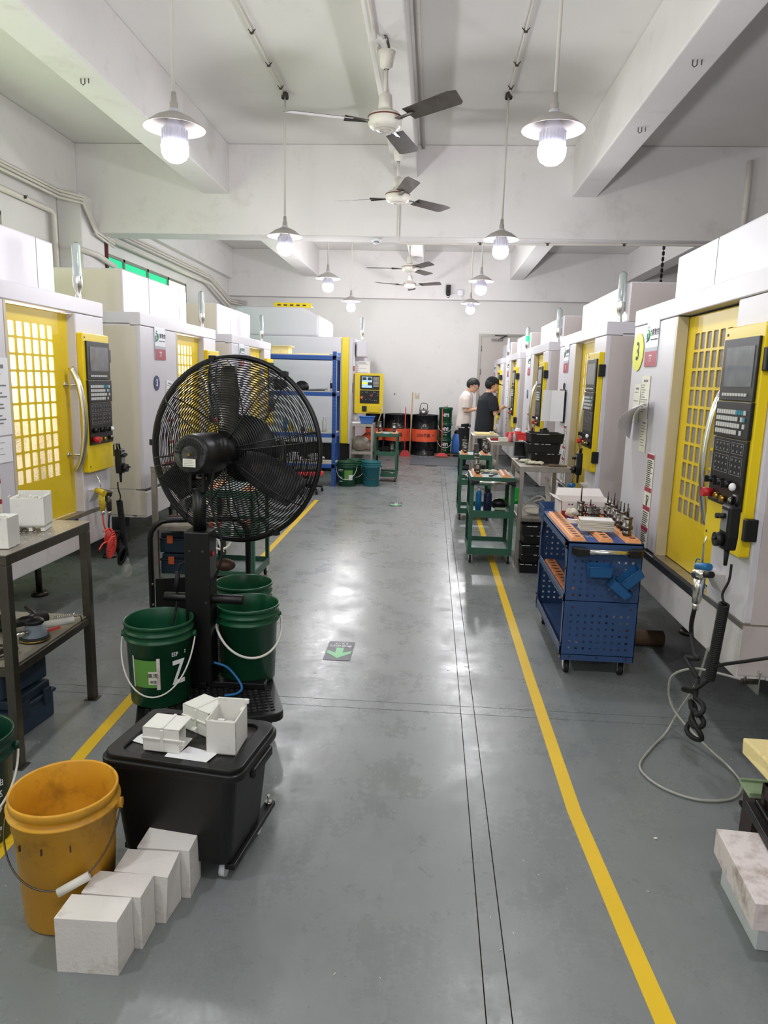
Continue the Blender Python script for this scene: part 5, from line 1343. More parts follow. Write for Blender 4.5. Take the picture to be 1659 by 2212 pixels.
# steel table A with black crates
bench('steel workbench on the right with gloves and black crates on top', .78, 1.21, 6.16, 6.86, .90, .45, .036, group='steel workbenches')
def crate(label, loc, rz=0, w_=.20, d_=.30, h=.088, chip=True, group='black crates under the right bench', open_=False):
    t = thing('black_crate', label, 'crate', loc, rz, group); k = .93
    b = MB(); th = .004
    def wall(p0, p1, q0, q1):
        b.hexa([p0[0], p0[1], p1[1], p1[0]], [q0[0], q0[1], q1[1], q1[0]])
    A = [(-w_ / 2, -d_ / 2), (w_ / 2, -d_ / 2), (w_ / 2, d_ / 2), (-w_ / 2, d_ / 2)]
    for i in range(4):
        a, c = A[i], A[(i + 1) % 4]
        o0 = [(a[0] * k, a[1] * k, 0), (c[0] * k, c[1] * k, 0)]; o1 = [(a[0], a[1], h), (c[0], c[1], h)]
        i0 = [(a[0] * (k - .03), a[1] * (k - .02), 0), (c[0] * (k - .03), c[1] * (k - .02), 0)]; i1 = [(a[0] * .965, a[1] * .975, h), (c[0] * .965, c[1] * .975, h)]
        b.hexa([o0[0], o0[1], i0[1], i0[0]], [o1[0], o1[1], i1[1], i1[0]])
    b.box(-w_ / 2 * k, w_ / 2 * k, -d_ / 2 * k, d_ / 2 * k, 0, .004)
    b.build('shell', 'black_plastic', t)
    rm = MB()
    for i in range(4):
        a, c = A[i], A[(i + 1) % 4]; rm.tube([(a[0], a[1], h - .004), (c[0], c[1], h - .004)], .004, 6)
    rm.build('rim', 'black_plastic', t)
    if chip:
        cb = MB(); r_ = random.Random(int(loc[2] * 1000) + 3)
        for i in range(5):
            x = -w_ / 2 + w_ * r_.random(); l = .01 + .03 * r_.random(); cb.box(x, min(w_ / 2, x + l), -d_ / 2 - .0055, -d_ / 2 - .002, h - .006, h - .001)
        tag(cb.build('dust', 'foam_grey', t), kind='stuff')
    return t
for i in range(5):
    crate('black plastic crate under the right bench, %s of the stack' % ['bottom', 'second', 'middle', 'fourth', 'top'][i], (.91 + .006 * (i % 2), 6.12 + .012 * (i % 2), .0 + .0835 * i), R_((i * 37) % 7 - 3), .21, .30, .083)
for i, (x, y, z, g) in enumerate(((1.03, 6.62, .902, 4), (1.02, 6.62, .990, -2), (1.04, 6.63, 1.078, 2))):
    crate('black plastic crate on the right bench top, %s of three' % ['bottom', 'middle', 'top'][i], (x, y, z), R_(g), .30 - .03 * (i == 0), .30, .087, group='black crates on the right bench top')
one(MB().box(-.03, .03, -.03, .03, 0, .03).cyl((.0, 0, .03), (0, 0, .05), .02, seg=12), 'black_cylinder', 'black_plastic', 'small black cylinder standing on the top crate of the bench', 'cylinder', (1.03, 6.55, 1.167))
t = thing('monitor', 'black flat panel standing on the far edge of the right bench', 'monitor', (.885, 6.81, .902))
MB().box(-.10, .10, -.012, .008, .02, .165).build('frame', 'velcro', t, .002); MB().box(-.092, .092, -.0135, -.0115, .028, .157).build('screen', 'screen_dark', t); MB().box(-.05, .05, -.03, .03, 0, .02).build('stand', 'black_plastic', t)
one(MB().sphere((0, 0, .035), .05, 12, 8, (1.0, .8, .7)), 'blue_cloth', 'barrel_blue', 'blue cloth between the monitor and the black crates', 'cloth', (.85 + .12, 6.74, .902))
glovepile('cream work glove with green edge near the corner of the bench', (.90, 6.36, .902), .10, .055, R_(-15))
glovepile('second cream work glove behind the first on the bench', (.85, 6.50, .902), .09, .05, R_(30), green=False)
one(MB().tube([(0, 0, .008), (.07, .0, .006), (.16, -.01, .006)], [.016, .008, .006], 10), 'screwdriver', 'wood_dark', 'short screwdriver at the front edge of the right bench', 'screwdriver', (1.03, 6.24, .902))
one(MB().sphere((0, 0, .03), .06, 14, 8, (1.6, .9, .5)).sphere((.10, .02, .035), .045, 10, 8, (1, 1, .7)), 'dirty_rags', 'glove', 'pile of dirty rags on the lower shelf of the right bench', 'rags', (.95, 6.3, .456))
one(MB().cyl((0, 0, 0), (.05, 0, 0), .035, seg=16), 'tape_roll', 'rust_steel', 'dark tape roll beside the rags on the lower shelf', 'tape', (1.08, 6.28, .491))
one(MB().tube(spline([(-.1, 0, .02), (-.02, .03, .09), (.06, .02, .12), (.12, 0, .06), (.06, -.02, .03), (0, .02, .06), (.1, .03, .1)], 6), .008, 8).tube([(.12, 0, .06), (.16, 0, .06)], .02, 10), 'cable_coil', 'conduit', 'grey cable coil with plug behind the bench legs', 'cable', (.98, 6.6, .456))
one(MB().box(0, .003, -.14, .14, 0, .30), 'grey_board', 'conduit', 'grey metal panel leaning behind the bench legs', 'panel', (1.13, 6.66, .456), rot=(0, R_(-8), 0))
one(MB().box(-.1, .1, 0, .20, 0, .30), 'white_box', 'white_paint', 'white electrical box under the right bench against the machine', 'box', (1.1, 7.15, .25)) if False else None
# table B with red basket, table C farther
bench('steel workbench farther right carrying the red basket and bottles', .74, 1.16, 8.86, 9.5, .89, .45, .036, group='steel workbenches')
t = thing('plastic_basket', 'red plastic basket on the farther right bench', 'basket', (1.07, 9.02, .892))
b = MB(); a, b_, h = .13, .10, .10
b.box(-a * .9, a * .9, -b_, b_, 0, .004)
for s_ in (-1, 1):
    b.hexa([(s_ * a * .9, -b_, 0), (s_ * a * .9, b_, 0), (s_ * (a * .9 - .004), b_, 0), (s_ * (a * .9 - .004), -b_, 0)], [(s_ * a, -b_ - .01, h), (s_ * a, b_ + .01, h), (s_ * (a - .004), b_ + .01, h), (s_ * (a - .004), -b_ - .01, h)])
    b.hexa([(-a * .9, s_ * b_, 0), (a * .9, s_ * b_, 0), (a * .9, s_ * (b_ - .004), 0), (-a * .9, s_ * (b_ - .004), 0)], [(-a, s_ * (b_ + .01), h), (a, s_ * (b_ + .01), h), (a, s_ * (b_ + .006), h), (-a, s_ * (b_ + .006), h)])
b.build('shell', 'basket_red', t)
MB().tube([(-a, -b_ - .01, h), (a, -b_ - .01, h), (a, b_ + .01, h), (-a, b_ + .01, h)], .005, 6, closed=True).build('rim', 'basket_red', t)
def bottle(label, loc, m, h=.13, r=.024, cap='sign_white'):
    t = thing('squeeze_bottle', label, 'bottle', loc, 0, 'squeeze bottles before the red basket')
    MB().lathe([(0, 0), (r, .003), (r, h * .55), (r * .85, h * .68), (r * .35, h * .82), (r * .3, h * .9), (0, h * .9)], seg=20).build('bottle_body', m, t)
    MB().cyl((0, 0, h * .88), (0, 0, h), r * .3, r * .12, 10).build('nozzle', cap, t)
bottle('pink squeeze bottle in front of the red basket', (.975, 8.90, .892), 'pink_plastic')
bottle('clear squeeze bottle in front of the red basket', (1.03, 8.90, .892), 'clear_plastic')
t = thing('spray_can', 'red and white striped can standing behind the red basket', 'can', (1.10, 9.16, .892))
MB().lathe([(0, 0), (.04, .002), (.04, .14), (.02, .16), (0, .16)], seg=20).build('can_body', 'sign_white', t); MB().lathe([(.041, .03), (.041, .06)], seg=20).lathe([(.041, .09), (.041, .12)], seg=20).build('red_stripes', 'basket_red', t)
glovepile('grey rag pile at the right end of the farther bench', (1.10, 8.90, .892), .04, .03, 0, False)
one(MB().box(-.06, .06, -.04, .04, 0, .05), 'paper_box', 'old_paper', 'cream box between the dark tray and the bottles', 'box', (.90, 8.93, .893))
one(MB().box(-.11, .16, -.09, .09, 0, .008).tube([(-.11, -.09, .012), (.16, -.09, .012), (.16, .09, .012), (-.11, .09, .012)], .006, 6, closed=True), 'red_tray', 'carton_red', 'low dark red tray at the left end of the farther bench', 'tray', (.87, 9.16, .892))
bench('steel workbench farthest right with a pale board on top', .62, 1.02, 10.7, 11.3, .83, .42, .034, group='steel workbenches')
one(MB().box(-.16, .16, -.2, .2, 0, .02), 'pale_board', 'foam_yellow', 'pale yellow board on the farthest right bench', 'board', (.82, 11.0, .832))
glovepile('white rag on the pale board of the farthest bench', (.90, 10.9, .853), .05, .04, 0, False)
t = thing('small_pail', 'bright green pail under the farther right bench', 'bucket', (.98, 8.62, 0))
MB().lathe([(0, 0), (.085, 0), (.10, .20), (.105, .205), (.102, .215), (.095, .20), (.08, .006), (0, .006)], seg=28).build('body', 'bright_green', t); MB().ring((0, 0, .18), .101, .004, 28, 6, 'z').build('rim_band', 'bright_green', t)
one(MB().box(0, .14, 0, .02, 0, .34), 'green_board', 'bright_green', 'bright green board standing behind the green pail', 'board', (1.0, 8.76, 0), bevel=.003)
one(MB().sphere((0, 0, .05), .055, 12, 8, (1, .9, .9)), 'copper_pot', 'rust_steel', 'round copper brown container beside the bright green pail', 'container', (.98, 7.3, .0))
for i, (y, m_) in enumerate(((7.6, 'dirty_white'), (7.9, 'dirty_white'))):
    pass

# ---------------------------------------------- pendants, air guns, hoses of the machines
def pendant(label, x, y, z, side, coil_end, coil_r=.017):
    """handheld pulse generator hooked on the operator panel; side=-1 faces -x"""
    t = thing('handwheel_pendant', label, 'remote control', (x, y, z), R_(-90) if side < 0 else R_(90), 'black handwheel pendants')
    MB().prism([(-.04, .09), (.04, .09), (.042, -.03), (.032, -.085), (-.032, -.085), (-.042, -.03)], -.035, .01, 'y').build('housing', 'black_plastic', t, .008)
    MB().box(-.026, .026, -.0375, -.034, -.01, .07).build('face_plate', 'print_grey', t)
    MB().cyl((0, -.036, -.045), (0, -.065, -.045), .028, seg=20).cyl((.015, -.065, -.04), (.015, -.08, -.04), .006, seg=8).build('handwheel', 'black_plastic', t)
    MB().cyl((-.018, -.036, .045), (-.018, -.062, .045), .011, seg=12).cyl((.012, -.036, .05), (.012, -.06, .05), .010, seg=12).build('selector_knobs', 'black_plastic', t)
    MB().tube([(-.02, -.005, .09), (-.02, .0, .125), (.02, .0, .125), (.02, -.005, .09)], .007, 8).build('hook', 'black_plastic', t)
    MB().cyl((0, -.012, -.085), (0, -.012, -.15), .011, .007, 12).build('strain_relief', 'rubber', t)
    return t
pendant('black handwheel pendant hooked below the nearest right control panel', 1.185, 2.79, 1.07, -1, None)
pendant('black handwheel pendant hooked below the second right control panel', 1.185, 5.68, .99, -1, None)
pendant('black handwheel pendant hooked below the nearest left control panel', -2.235, 4.93, .98, 1, None)
pendant('black handwheel pendant below the third right control panel', 1.185, 8.46, .98, -1, None)
def cord(label, pts, helix_seg=None, after=None, r=.0052, m='rubber', group='black coiled cords'):
    t = thing('coiled_cord', label, 'cord', pts[0], 0, group); o0 = Vector(pts[0])
    MB().tube([p - o0 for p in spline(pts, 6)], r, 8).build('straight_part', m, t)
    if helix_seg:
        a, b_, rad, turns = helix_seg
        MB().tube([p - o0 for p in helix(a, b_, rad, turns, 12)], r, 6).build('coiled_part', m, t)
    if after: MB().tube([Vector(p) - o0 for p in spline(after, 6)], r * 1.6, 8).build('lower_loops', m, t)
    return t
cord('black coiled cord hanging from the nearest right pendant', [(1.197, 2.79, .925), (1.195, 2.79, .86), (1.18, 2.80, .80), (1.185, 2.785, .765)], ((1.185, 2.785, .765), (1.19, 2.85, .42), .017, 40),
     [(1.19, 2.85, .42), (1.15, 2.88, .36), (1.12, 2.91, .35), (1.12, 2.93, .33), (1.16, 2.88, .34)])
t = thing('black_hose', 'thick black air hose zigzagging down and looping under the air gun', 'hose', (1.17, 3.04, .655)); o0 = Vector((1.17, 3.04, .655))
MB().tube([p - o0 for p in spline([(1.17, 3.04, .655), (1.18, 3.08, .58), (1.19, 3.09, .52), (1.17, 2.98, .475), (1.17, 2.94, .47), (1.17, 3.02, .44), (1.16, 3.05, .43), (1.16, 2.96, .41), (1.17, 2.92, .39)], 7)], .010, 10).build('upper_hose', 'rubber', t)
lp = []
for k in range(49):
    a = 2 * math.pi * k / 16 + 1.2; zz = .30 - .00125 * k - .03 * (k // 16)
    lp.append((1.15 + .012 * math.sin(k * .7), 2.85 + .062 * math.cos(a), zz + (.022 + .006 * (k // 16)) * math.sin(a)))
MB().tube([Vector(p) - o0 for p in [(1.17, 2.92, .39), (1.16, 2.90, .34)] + lp], .0105, 10).build('hanging_coils', 'rubber', t)
one(MB().tube(spline([(1.30, 2.6, .62), (1.25, 2.68, .57), (1.20, 2.80, .50), (1.19, 2.84, .46)], 6), .007, 8), 'black_cable', 'rubber', 'straight black cable slanting to the coiled cord at right', 'cable')
def air_gun(label, loc, rz, m, nozzle=.14, tilt=0, grp='air blow guns', body='m'):
    t = thing('air_gun', label, 'air gun', loc, rz, grp); t.rotation_euler = (tilt, 0, rz)
    MB().tube([(0, 0, -.11), (0, .0, -.05), (.004, 0, .0)], [.017, .019, .021], 14).build('grip', m, t)
    MB().tube([(-.025, 0, .012), (.05, 0, .030)], [.022, .017], 14).build('gun_body', m, t)
    MB().tube(spline([(-.005, 0, .02), (.02, 0, -.02), (.03, 0, -.075)], 5), .004, 6).build('trigger', m, t)
    MB().cyl((0, 0, -.11), (0, 0, -.14), .013, seg=12).build('coupling', 'chrome', t)
    return t
g1 = air_gun('metal air gun with black nozzle hanging on the nearest right machine', (1.17, 3.03, .80), R_(-78), 'chrome')
MB().tube([(.05, 0, .030), (.09, 0, .04)], .014, 12).build('nozzle', 'rubber', g1)
g2 = air_gun('blue air gun with long thin nozzle hooked beside the metal one', (1.23, 3.16, .80), R_(-75), 'gun_blue')
MB().tube([(.0, 0, .02), (-.005, 0, .12), (.01, 0, .16)], .004, 8).build('nozzle', 'chrome', g2)
MB().tube(arc((-.03, 0, .03), .018, 60, 300, 8), .003, 6).build('hook', 'gun_blue', g2)
g3 = air_gun('yellow air gun with thin nozzle hanging on the nearest left machine', (-2.24, 4.66, .78), R_(160), 'gun_yellow')
MB().tube([(.0, 0, .02), (.015, 0, .09), (.05, 0, .15)], .004, 8).build('nozzle', 'chrome', g3)
g4 = air_gun('brown grey air gun hanging right of the yellow one', (-2.24, 4.76, .76), R_(200), 'dark_steel')
g5 = air_gun('blue air gun hanging at the second right machine', (1.18, 5.95, .76), R_(-75), 'gun_blue')
MB().tube([(.0, 0, .02), (.03, 0, .10), (.08, 0, .14)], .004, 8).build('nozzle', 'chrome', g5)
# red coil and black hoses at the left machine
t = thing('red_hose', 'red spiral air hose bunched under the yellow air gun', 'hose', (-2.24, 4.66, .64)); o0 = Vector((-2.24, 4.66, .64))
def fan_loops(cy, cz, n, rl, off, a0, a1, x0, seg=16, dx=.004):
    lp = []
    for k in range(n):
        ang = R_(a0 + (a1 - a0) * k / (n - 1)); ly, lz = cy + off * math.cos(ang), cz + off * math.sin(ang)
        for q in range(seg):
            a = ang + math.pi + 2 * math.pi * q / seg
            lp.append(Vector((x0 + dx * k + .012 * math.sin(a), ly + rl * math.cos(a), lz + rl * math.sin(a))))
    return lp
lp = fan_loops(4.70, .43, 15, .050, .055, 60, -190, -2.24)
MB().tube([p - o0 for p in spline([(-2.24, 4.66, .64), (-2.235, 4.66, .57), (-2.235, 4.69, .52)], 6)] + [p - o0 for p in lp], .0052, 7).build('spiral', 'hose_red', t)
MB().tube([p - o0 for p in spline([(-2.2, 4.58, .54), (-2.2, 4.66, .545), (-2.2, 4.70, .50), (-2.2, 4.66, .46), (-2.2, 4.56, .46), (-2.2, 4.50, .43)], 5)], .0052, 7).build('hose_end', 'hose_red', t)
t = cord('black coiled cord hanging from the nearest left pendant', [(-2.247, 4.93, .83), (-2.25, 4.94, .78), (-2.245, 4.96, .72), (-2.245, 4.94, .69)], ((-2.245, 4.94, .69), (-2.235, 4.99, .27), .018, 44), None)
t = thing('black_hose', 'bunched black spiral hose behind the red one', 'hose', (-2.24, 4.76, .62)); o0 = Vector((-2.24, 4.76, .62))
lp = fan_loops(4.93, .33, 17, .06, .055, 50, -150, -2.28)
MB().tube([p - o0 for p in spline([(-2.24, 4.76, .62), (-2.23, 4.73, .52), (-2.22, 4.86, .48), (-2.24, 4.92, .44)], 6)] + [p - o0 for p in lp], .0065, 7).build('spiral', 'rubber', t)
o = one(MB().sphere((0, 0, 0), .06, 16, 10, (.6, 1, .85)).tube([(0, .01, .04), (0, .02, .09)], [.02, .006], 8), 'plastic_bag', 'plastic_bag', 'clear plastic bag tied to the end of the black spiral hose', 'bag', (-2.24, 5.01, .15))
one(MB().tube([p for p in spline([(-2.255, 5.0, .60), (-2.25, 4.99, .40), (-2.245, 5.0, .24)], 5)], .004, 6), 'thin_black_cord', 'rubber', 'thin black cord down to the clear plastic bag', 'cord')
# clear hose lying on the floor
t = thing('clear_hose', 'clear plastic hose looping across the floor at right', 'hose', (1.33, 2.9, .42)); o0 = Vector((1.33, 2.9, .42))
MB().tube([p - o0 for p in spline([(1.32, 2.86, .42), (1.24, 2.92, .42), (1.17, 3.0, .40), (1.13, 3.12, .30), (1.16, 3.14, .15), (1.25, 3.0, .06), (1.32, 2.86, .02), (1.32, 2.74, .012), (1.24, 2.64, .009), (1.10, 2.62, .009), (.98, 2.70, .009), (.94, 2.84, .009), (1.03, 3.0, .009), (1.14, 3.14, .02), (1.20, 3.17, .12), (1.24, 3.1, .3), (1.24, 3.02, .5)], 9)], .0055, 8).build('tube', 'hose_clear', t)
t = thing('floor_socket', 'metal connector on a square flange under the nearest right machine', 'connector', (1.38, 2.88, .415))
MB().box(.0, .006, -.045, .045, -.05, .05).build('flange', 'chrome', t, .002); MB().cyl((0, 0, 0), (-.06, 0, 0), .022, seg=14).cyl((-.04, 0, 0), (-.05, 0, 0), .028, seg=14).build('plug', 'dark_steel', t)

# ---------------------------------------------- stack at the right edge
one(MB().box(0, .42, 0, .28, 0, .115), 'foam_slab', 'foam_grey', 'lower thick white foam slab with rough edge at bottom right', 'foam slab', (.995, 1.865, 0), R_(-2), 'foam slabs at the right edge', .003)
one(MB().box(0, .46, 0, .34, 0, .085), 'foam_slab', 'foam_stained', 'upper white foam slab with brown stains at bottom right', 'foam slab', (.945, 1.80, .118), R_(-4), 'foam slabs at the right edge', .002)
t = thing('steel_crate', 'dark brown crate with black rail edge on the foam slabs', 'crate', (1.075, 1.96, .205), R_(-6))
MB().box(.06, .5, .05, .30, 0, .08).build('box_body', 'brown_frame', t, .004)
MB().box(0, .03, -.05, .30, .0, .03).box(.03, .045, -.04, .30, .028, .04).tube([(.03, -.03, .03), (.06, -.05, .03)], .03, 10).build('side_rail', 'satin_black', t, .004)
MB().box(.05, .5, .28, .31, 0, .10).box(.05, .08, .05, .31, .06, .10).build('corner_frame', 'brown_frame', t, .003)
t = thing('foam_wedge', 'yellow foam chunk with brown patches at the right edge', 'foam block', (1.125, 2.04, .307), R_(-4), 'yellow foam chunks at the right edge')
MB().hexa([(.0, -.02, 0), (.4, -.02, 0), (.4, .22, 0), (.04, .22, 0)], [(.03, .0, .045), (.4, .0, .045), (.4, .28, .045), (.02, .28, .045)]).build('chunk', 'foam_yellow', t, .006)
t = thing('foam_wedge', 'upper yellow foam chunk resting on the lower one', 'foam block', (1.125, 2.14, .354), R_(-2), 'yellow foam chunks at the right edge')
MB().hexa([(.015, -.10, 0), (.4, -.10, 0), (.4, .22, 0), (-.01, .22, 0)], [(.04, -.12, .05), (.4, -.12, .05), (.4, .24, .05), (-.005, .24, .05)]).build('chunk', 'foam_yellow', t, .006)
t = thing('aluminium_profile', 'pale green grey aluminium profile lying behind the yellow foam', 'profile', (1.155, 2.335, .20), R_(-4))
MB().box(0, .30, 0, .10, 0, .012).box(0, .30, 0, .012, .012, .02).box(0, .30, .088, .10, .012, .02).build('extrusion', 'glove_green', t, .002)
MB().box(.02, .28, .0, .1, -.2, 0).build('support_block', 'brown_frame', t)
one(MB().box(0, .5, 0, .03, 0, .012), 'dark_bar', 'rubber', 'dark flat bar under the clear hose at the right edge', 'bar', (1.26, 2.60, .0), R_(-8))

# ================================================================= FLOOR MARKINGS
def tape(label, pts, w_=.055):
    b = MB(); P = [Vector((x, y, 0)) for x, y in pts]
    L = []
    for i, p in enumerate(P):
        d = (P[min(i + 1, len(P) - 1)] - P[max(i - 1, 0)]).normalized(); n = Vector((d.y, -d.x, 0)) * w_ / 2
        L.append((p - n, p + n))
    for i in range(len(L) - 1):
        a, b_ = L[i], L[i + 1]
        b.hexa([(a[0].x, a[0].y, 0), (a[1].x, a[1].y, 0), (b_[1].x, b_[1].y, 0), (b_[0].x, b_[0].y, 0)], [(a[0].x, a[0].y, .0012), (a[1].x, a[1].y, .0012), (b_[1].x, b_[1].y, .0012), (b_[0].x, b_[0].y, .0012)])
    return one(b, 'floor_tape', 'tape_yellow', label, 'floor tape', group='yellow floor lines')
tape('yellow line taped on the floor along the right machines', [(.72, .9), (.655, 1.6), (.632, 1.95), (.60, 2.5), (.595, 3.7), (.60, 6.4), (.60, 8.8)])
tape('yellow line taped on the floor along the left side of the aisle', [(-1.36, 1.0), (-1.40, 1.9), (-1.44, 2.8), (-1.475, 4.2), (-1.50, 9.3)])
def exit_sticker(label, x, y, rz=0):
    t = thing('exit_sticker', label, 'floor sticker', (x, y, .001), rz, 'exit stickers on the floor')
    MB().prism(rrect(-.08, .08, -.15, .15, .012), 0, .001).build('backing', 'sticker_black', t)
    MB().prism([(-.022, .045), (-.022, -.035), (-.072, .0), (-.072, -.038), (0, -.118), (.072, -.038), (.072, 0), (.022, -.035), (.022, .045)], .001, .0016).build('arrow', 'sticker_green', t)
    text('安全出口', .034, 'sign_white', t, (0, .075, .0013), (0, 0, math.pi), bold=.0006)
    text('E X I T', .027, 'sign_white', t, (0, .115, .0013), (0, 0, math.pi), bold=.0006)
exit_sticker('black floor sticker with green arrow and EXIT, the near one', -.50, 4.0)
exit_sticker('black floor sticker with green arrow, the small far one', -.43, 9.2)
fl_ = MB(); rr = random.Random(21)
for i in range(150):
    x = -1.9 + 3.4 * rr.random(); y = 1.3 + 6 * rr.random() ** 1.3
    fl_.obox((x, y, .0012), (.002 + .007 * rr.random(), .0015, .002), rr.random() * 3)
o = one(fl_, 'floor_shavings', 'shaving', 'tiny white shavings scattered over the grey floor', 'shavings'); o['kind'] = 'stuff'
one(MB().sphere((0, 0, .004), .005, 7, 5, (1.3, .8, .8)).sphere((.006, .002, .003), .004, 6, 4), 'foam_crumb', 'shaving', 'small white crumb on the floor right of the yellow line', 'crumb', (.86, 2.36, 0), bevel=0)

# ================================================================= BLUE SHELVING
SX0, SX1, SY0, SY1 = -2.98, -1.43, 10.55, 11.05
t = thing('shelving_unit', 'tall blue steel shelving unit with punched corner posts', 'shelving', (SX0, SY0, 0))
W2, D2 = SX1 - SX0, SY1 - SY0
for x in (0, W2):
    for y in (0, D2):
        sx = 1 if x == 0 else -1; sy = 1 if y == 0 else -1
        po = MB().box(x, x - .055 * -sx, y, y + .002 * sy, 0, 2.0).box(x, x + .002 * sx, y, y + .045 * sy, 0, 2.0).build('post', 'shelf_blue', t)
        hl = MB()
        for k in range(38):
            z = .06 + k * .051
            for dx in (.015, .038): hl.box(x + sx * dx - .004, x + sx * dx + .004, y - .0012 * sy, y, z, z + .012)
        tag(hl.build('post_holes', 'ink' if k % 2 else 'deck_board', po), kind='stuff')
for z in (.34, .80, 1.41, 1.94):
    MB().box(.01, W2 - .01, .01, D2 - .01, z - .002, z + .012).build('shelf_board', 'deck_board', t)
    MB().box(.004, W2 - .004, .0, .02, z - .06, z).box(.004, W2 - .004, D2 - .02, D2, z - .06, z).box(.004, .02, 0, D2, z - .06, z).box(W2 - .02, W2 - .004, 0, D2, z - .06, z).build('shelf_beam', 'shelf_blue', t, .002)
def at_shelf(x, y, z): return (x, SY0 + y, z + .013)
one(MB().box(0, .26, 0, .25, 0, .11).box(-.02, .30, -.01, .28, .11, .118), 'foam_stack', 'foam_yellow', 'pale foam stack at left end of the top blue shelf', 'foam', at_shelf(-2.42, .1, 1.94), bevel=.004)
one(MB().obox((.3, .2, .004), (.6, .3, .006), .03).obox((.4, .18, .012), (.5, .2, .004), -.08), 'loose_sheets', 'foam_yellow', 'cream sheets lying on the top blue shelf', 'sheets', at_shelf(-2.15, .02, 1.94))
t = thing('baseball_cap', 'black baseball cap lying on the second blue shelf', 'cap', at_shelf(-1.98, .22, 1.41))
MB().sphere((0, 0, .05), .10, 20, 12, (1.1, .9, .95)).build('crown', 'black_plastic', t); MB().box(.05, .17, -.06, .06, .0, .012).build('brim', 'black_plastic', t, .004)
one(MB().obox((0, 0, .006), (.30, .2, .01), .1).obox((.05, 0, .02), (.26, .18, .006), -.12).obox((.10, 0, .034), (.22, .03, .004), .1, ry=-.12), 'dark_folders', 'ink', 'dark folders beside the cap on the second shelf', 'folders', at_shelf(-1.78, .2, 1.41))
one(MB().sphere((0, 0, .08), .12, 14, 8, (1.3, .8, .7)), 'dark_cloth', 'rubber', 'black cloth heap at the left of the second shelf', 'cloth', at_shelf(-2.35, .22, 1.41))
t = thing('bottle', 'white bottle with black band beside the blue post', 'bottle', at_shelf(-1.52, .25, 1.41))
MB().lathe([(0, 0), (.035, 0), (.035, .15), (.015, .2), (.015, .23), (0, .23)], seg=18).build('bottle_body', 'sign_white', t); MB().lathe([(.036, .04), (.036, .12)], seg=18).build('black_band', 'ink', t)
t = thing('bottle', 'clear bottle on the third blue shelf', 'bottle', at_shelf(-1.63, .2, .80))
MB().lathe([(0, 0), (.035, 0), (.035, .16), (.015, .2), (.015, .22), (0, .22)], seg=18).build('bottle_body', 'clear_plastic', t); MB().cyl((0, 0, .21), (0, 0, .24), .018).build('bottle_top', 'sign_white', t)
for i, (x, m_, h, lb) in enumerate(((-2.22, 'gun_blue', .20, 'blue and white can at left of the third blue shelf'), (-2.14, 'gun_yellow', .16, 'yellow spray bottle on the third blue shelf'), (-2.05, 'handle_white', .10, 'small white jar on the third blue shelf'), (-1.95, 'ink', .07, 'low black box on the third blue shelf'), (-1.83, 'gun_yellow', .05, 'small yellow tool on the third blue shelf'))):
    one(MB().lathe([(0, 0), (.03, 0), (.03, h * .8), (.012, h * .9), (.012, h), (0, h)], seg=14), 'container', m_, lb, 'container', at_shelf(x, .15, .80))
for i, (x, s, lb) in enumerate(((-2.1, (.2, .16), 'white crumpled sheet pile left on the lowest blue shelf'), (-1.75, (.22, .18), 'white printed paper pile right on the lowest blue shelf'))):
    b = MB(); r_ = random.Random(i)
    for k in range(7): b.obox((.05 * (r_.random() - .5), .05 * (r_.random() - .5), .02 + .016 * k), (s[0] * (1.2 - .1 * k), s[1], .006), r_.random() - .5, .25 * (r_.random() - .5), .25 * (r_.random() - .5))
    one(b, 'paper_pile', 'paper', lb, 'papers', at_shelf(x, .2, .34))
# low chair with red seat
t = thing('work_chair', 'low wheeled chair with red seat and black base beside shelving', 'chair', (-1.78, 9.93, 0), R_(20))
for k in range(5):
    a = R_(72 * k + 10)
    l = MB().tube([(0, 0, .10), (.12 * math.cos(a), .12 * math.sin(a), .095), (.27 * math.cos(a), .27 * math.sin(a), .07)], [.025, .02, .014], 8).build('base_arm', 'black_plastic', t)
    c = (.27 * math.cos(a), .27 * math.sin(a))
    MB().cyl((c[0] - .012, c[1], .027), (c[0] - .004, c[1], .027), .027, seg=14).cyl((c[0] + .004, c[1], .027), (c[0] + .012, c[1], .027), .027, seg=14).cyl((c[0], c[1], .02), (c[0], c[1], .06), .008, seg=8).build('caster', 'rubber', l)
MB().cyl((0, 0, .09), (0, 0, .26), .025, seg=14).build('gas_lift', 'black_plastic', t)
MB().prism(rrect(-.24, .24, -.22, .22, .06, 5), .26, .32).build('seat_cushion', 'basket_red', t, .015)
MB().prism(rrect(-.22, .22, -.20, .20, .06, 5), .32, .37).build('seat_pad', 'black_plastic', t, .02)
MB().tube([(-.2, 0, .27), (-.30, 0, .30), (-.31, 0, .5)], .015, 8).build('back_support', 'black_plastic', t)
MB().prism(rrect(-.2, .2, .42, .72, .06, 5), -.02, .02, 'x').build('backrest', 'satin_black', t, loc=(-.31, 0, 0), bevel=.01)

